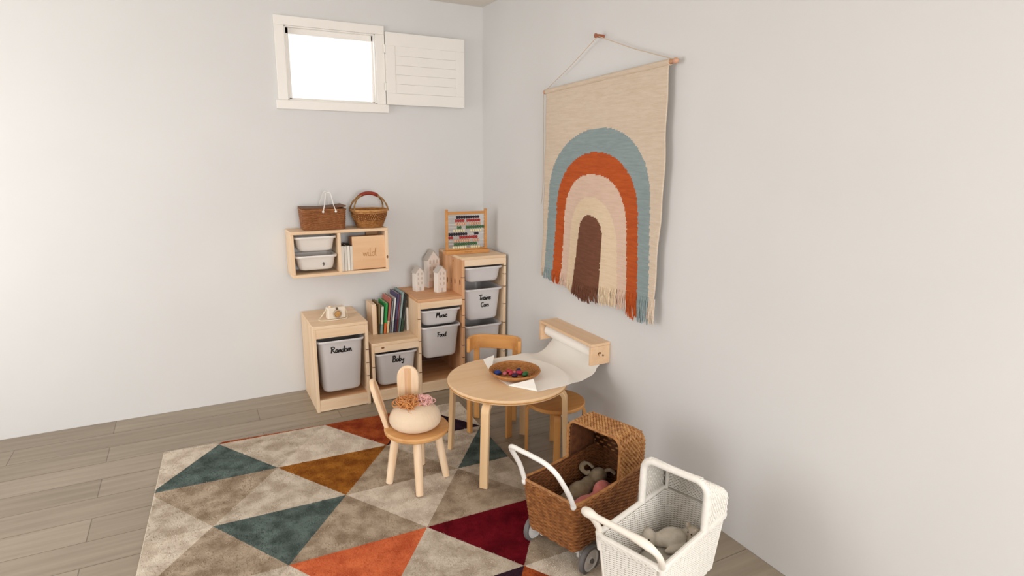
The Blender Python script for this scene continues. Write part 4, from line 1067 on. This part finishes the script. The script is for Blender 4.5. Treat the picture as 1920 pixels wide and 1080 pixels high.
m = MB(); m.tube([p+Vector((0.002, 0, .0)) + (p-Vector((ax_, 0, .42))).normalized()*.012 + Vector((.006*math.sin(i*1.3), 0, 0)) for i, p in enumerate(catmull(arch2(ax_, tp_z, QT[1]+.002, .045), 4))], .0034, 5); m.build('arch_braid', M_wwick, p2)
# handle
hp = [(-.214, .124, .372), (-.243, .127, .42), (-.282, .130, .466), (-.306, .124, .488), (-.316, .094, .496), (-.315, .05, .494), (-.306, -.04, .487), (-.298, -.10, .477), (-.286, -.136, .456), (-.262, -.141, .420), (-.222, -.128, .366)]
rr = []
q = catmull(hp, 6)
for i in range(len(q)):
    f = i/len(q); rr.append(.011+(.006 if .28 < f < .45 else 0)*math.sin(PI*(f-.28)/.17)+(.004 if .6 < f < .78 else 0)*math.sin(PI*(f-.6)/.18) if f >= 0 else .011)
m = MB(); m.tube(q, rr, 12); m.build('handle', mat('handle_cream', '#ebe4d8', .5, var=.04), p2)
for y in (1, -1):
    MB().tube([(-.212, y*.121, .30), (-.224, y*.124, .37)], .010, 10).build('handle_bracket', M_wwick, p2)
M_tan = mat('wheel_tan', '#c8ab92', .6)
for x in (-.125, .125):
    for s in (-1, 1): wheel(p2, x, s*.138, .062, .020, M_tan, M_wwick, s)
    MB().tube([(x, -.148, .062), (x, .148, .062)], .006, 10).build('axle', M_wwick, p2)
    for s in (-1, 1): bx('wheel_bracket', (x-.012, x+.012, s*.10-.008, s*.10+.008, .055, .127), M_wwick, p2, .001)
B2 = (-.580, -2.751)
mt = thing('pram_mattress', 'grey white mattress pad in the white doll pram', 'mattress'); place(mt, B2, 0, 0, qz0+.008)
m = MB(); rings = []
for z, ins in ((0, .012), (.012, .002), (.035, 0), (.052, .004), (.062, .02), (.066, .05)):
    rings.append([Vector((p[0], p[1], z+.004*math.sin(p[0]*30)*(z > .05))) for p in rrect(.186-ins, .094-ins, .03, 48)])
m.loft(rings, True); m.build('pad', mat('pad_cloth', '#d6d2c8', .9, var=.06, vscale=12, bump=.1, bscale=200), mt, angle=70)
ZM = qz0+.008+.064
g = thing('plush_bunny', 'white plush bunny lying on its side in the white doll pram', 'plush toy'); place(g, B2, .110, .022, ZM, -.62)
fused('body', [((0, 0, .036), (.060, .042, .038), None), ((-.088, .012, .036), (.030, .034, .038), None), ((-.045, .005, .03), (.03, .028, .028), None), ((.01, -.045, .02), (.062, .016, .016), ry_(0, 0, .1)), ((.07, .012, .03), (.03, .03, .028), None)], M_fw, g, .004)
for y in (-.012,): MB().ball((-.100, -.020, .050), .0035, nu=8, nv=6).build('eye', M_ink, g)
MB().ball((-.120, .0, .036), .004, nu=8, nv=6).build('nose', mat('plush_nose_pink', '#c99a8c', .6), g)
m = MB(); m.tube(catmull([(-.082, .035, .055), (-.078, .065, .035), (-.075, .09, .018)], 5), [.009]*4+[.013]*5+[.009]*2, 10, flat=.5); m.build('ear', M_fw, g)
g = thing('plush_bear', 'small beige plush toy at the far end of the white doll pram', 'plush toy'); place(g, B2, .165, -.040, ZM, -.3)
fused('body', [((0, 0, .026), (.034, .028, .026), None), ((.0, .0, .060), (.026, .026, .026), None), ((-.012, .022, .084), (.012, .01, .012), None), ((-.012, -.022, .084), (.012, .01, .012), None), ((-.03, .02, .016), (.016, .012, .012), None), ((-.03, -.02, .016), (.016, .012, .012), None)], fur('beige', '#e0d4c4', '#cdbfae'), g, .004)
for y in (-.009, .009): MB().ball((-.0245, y, .066), .003, nu=8, nv=6).build('eye', M_ink, g)
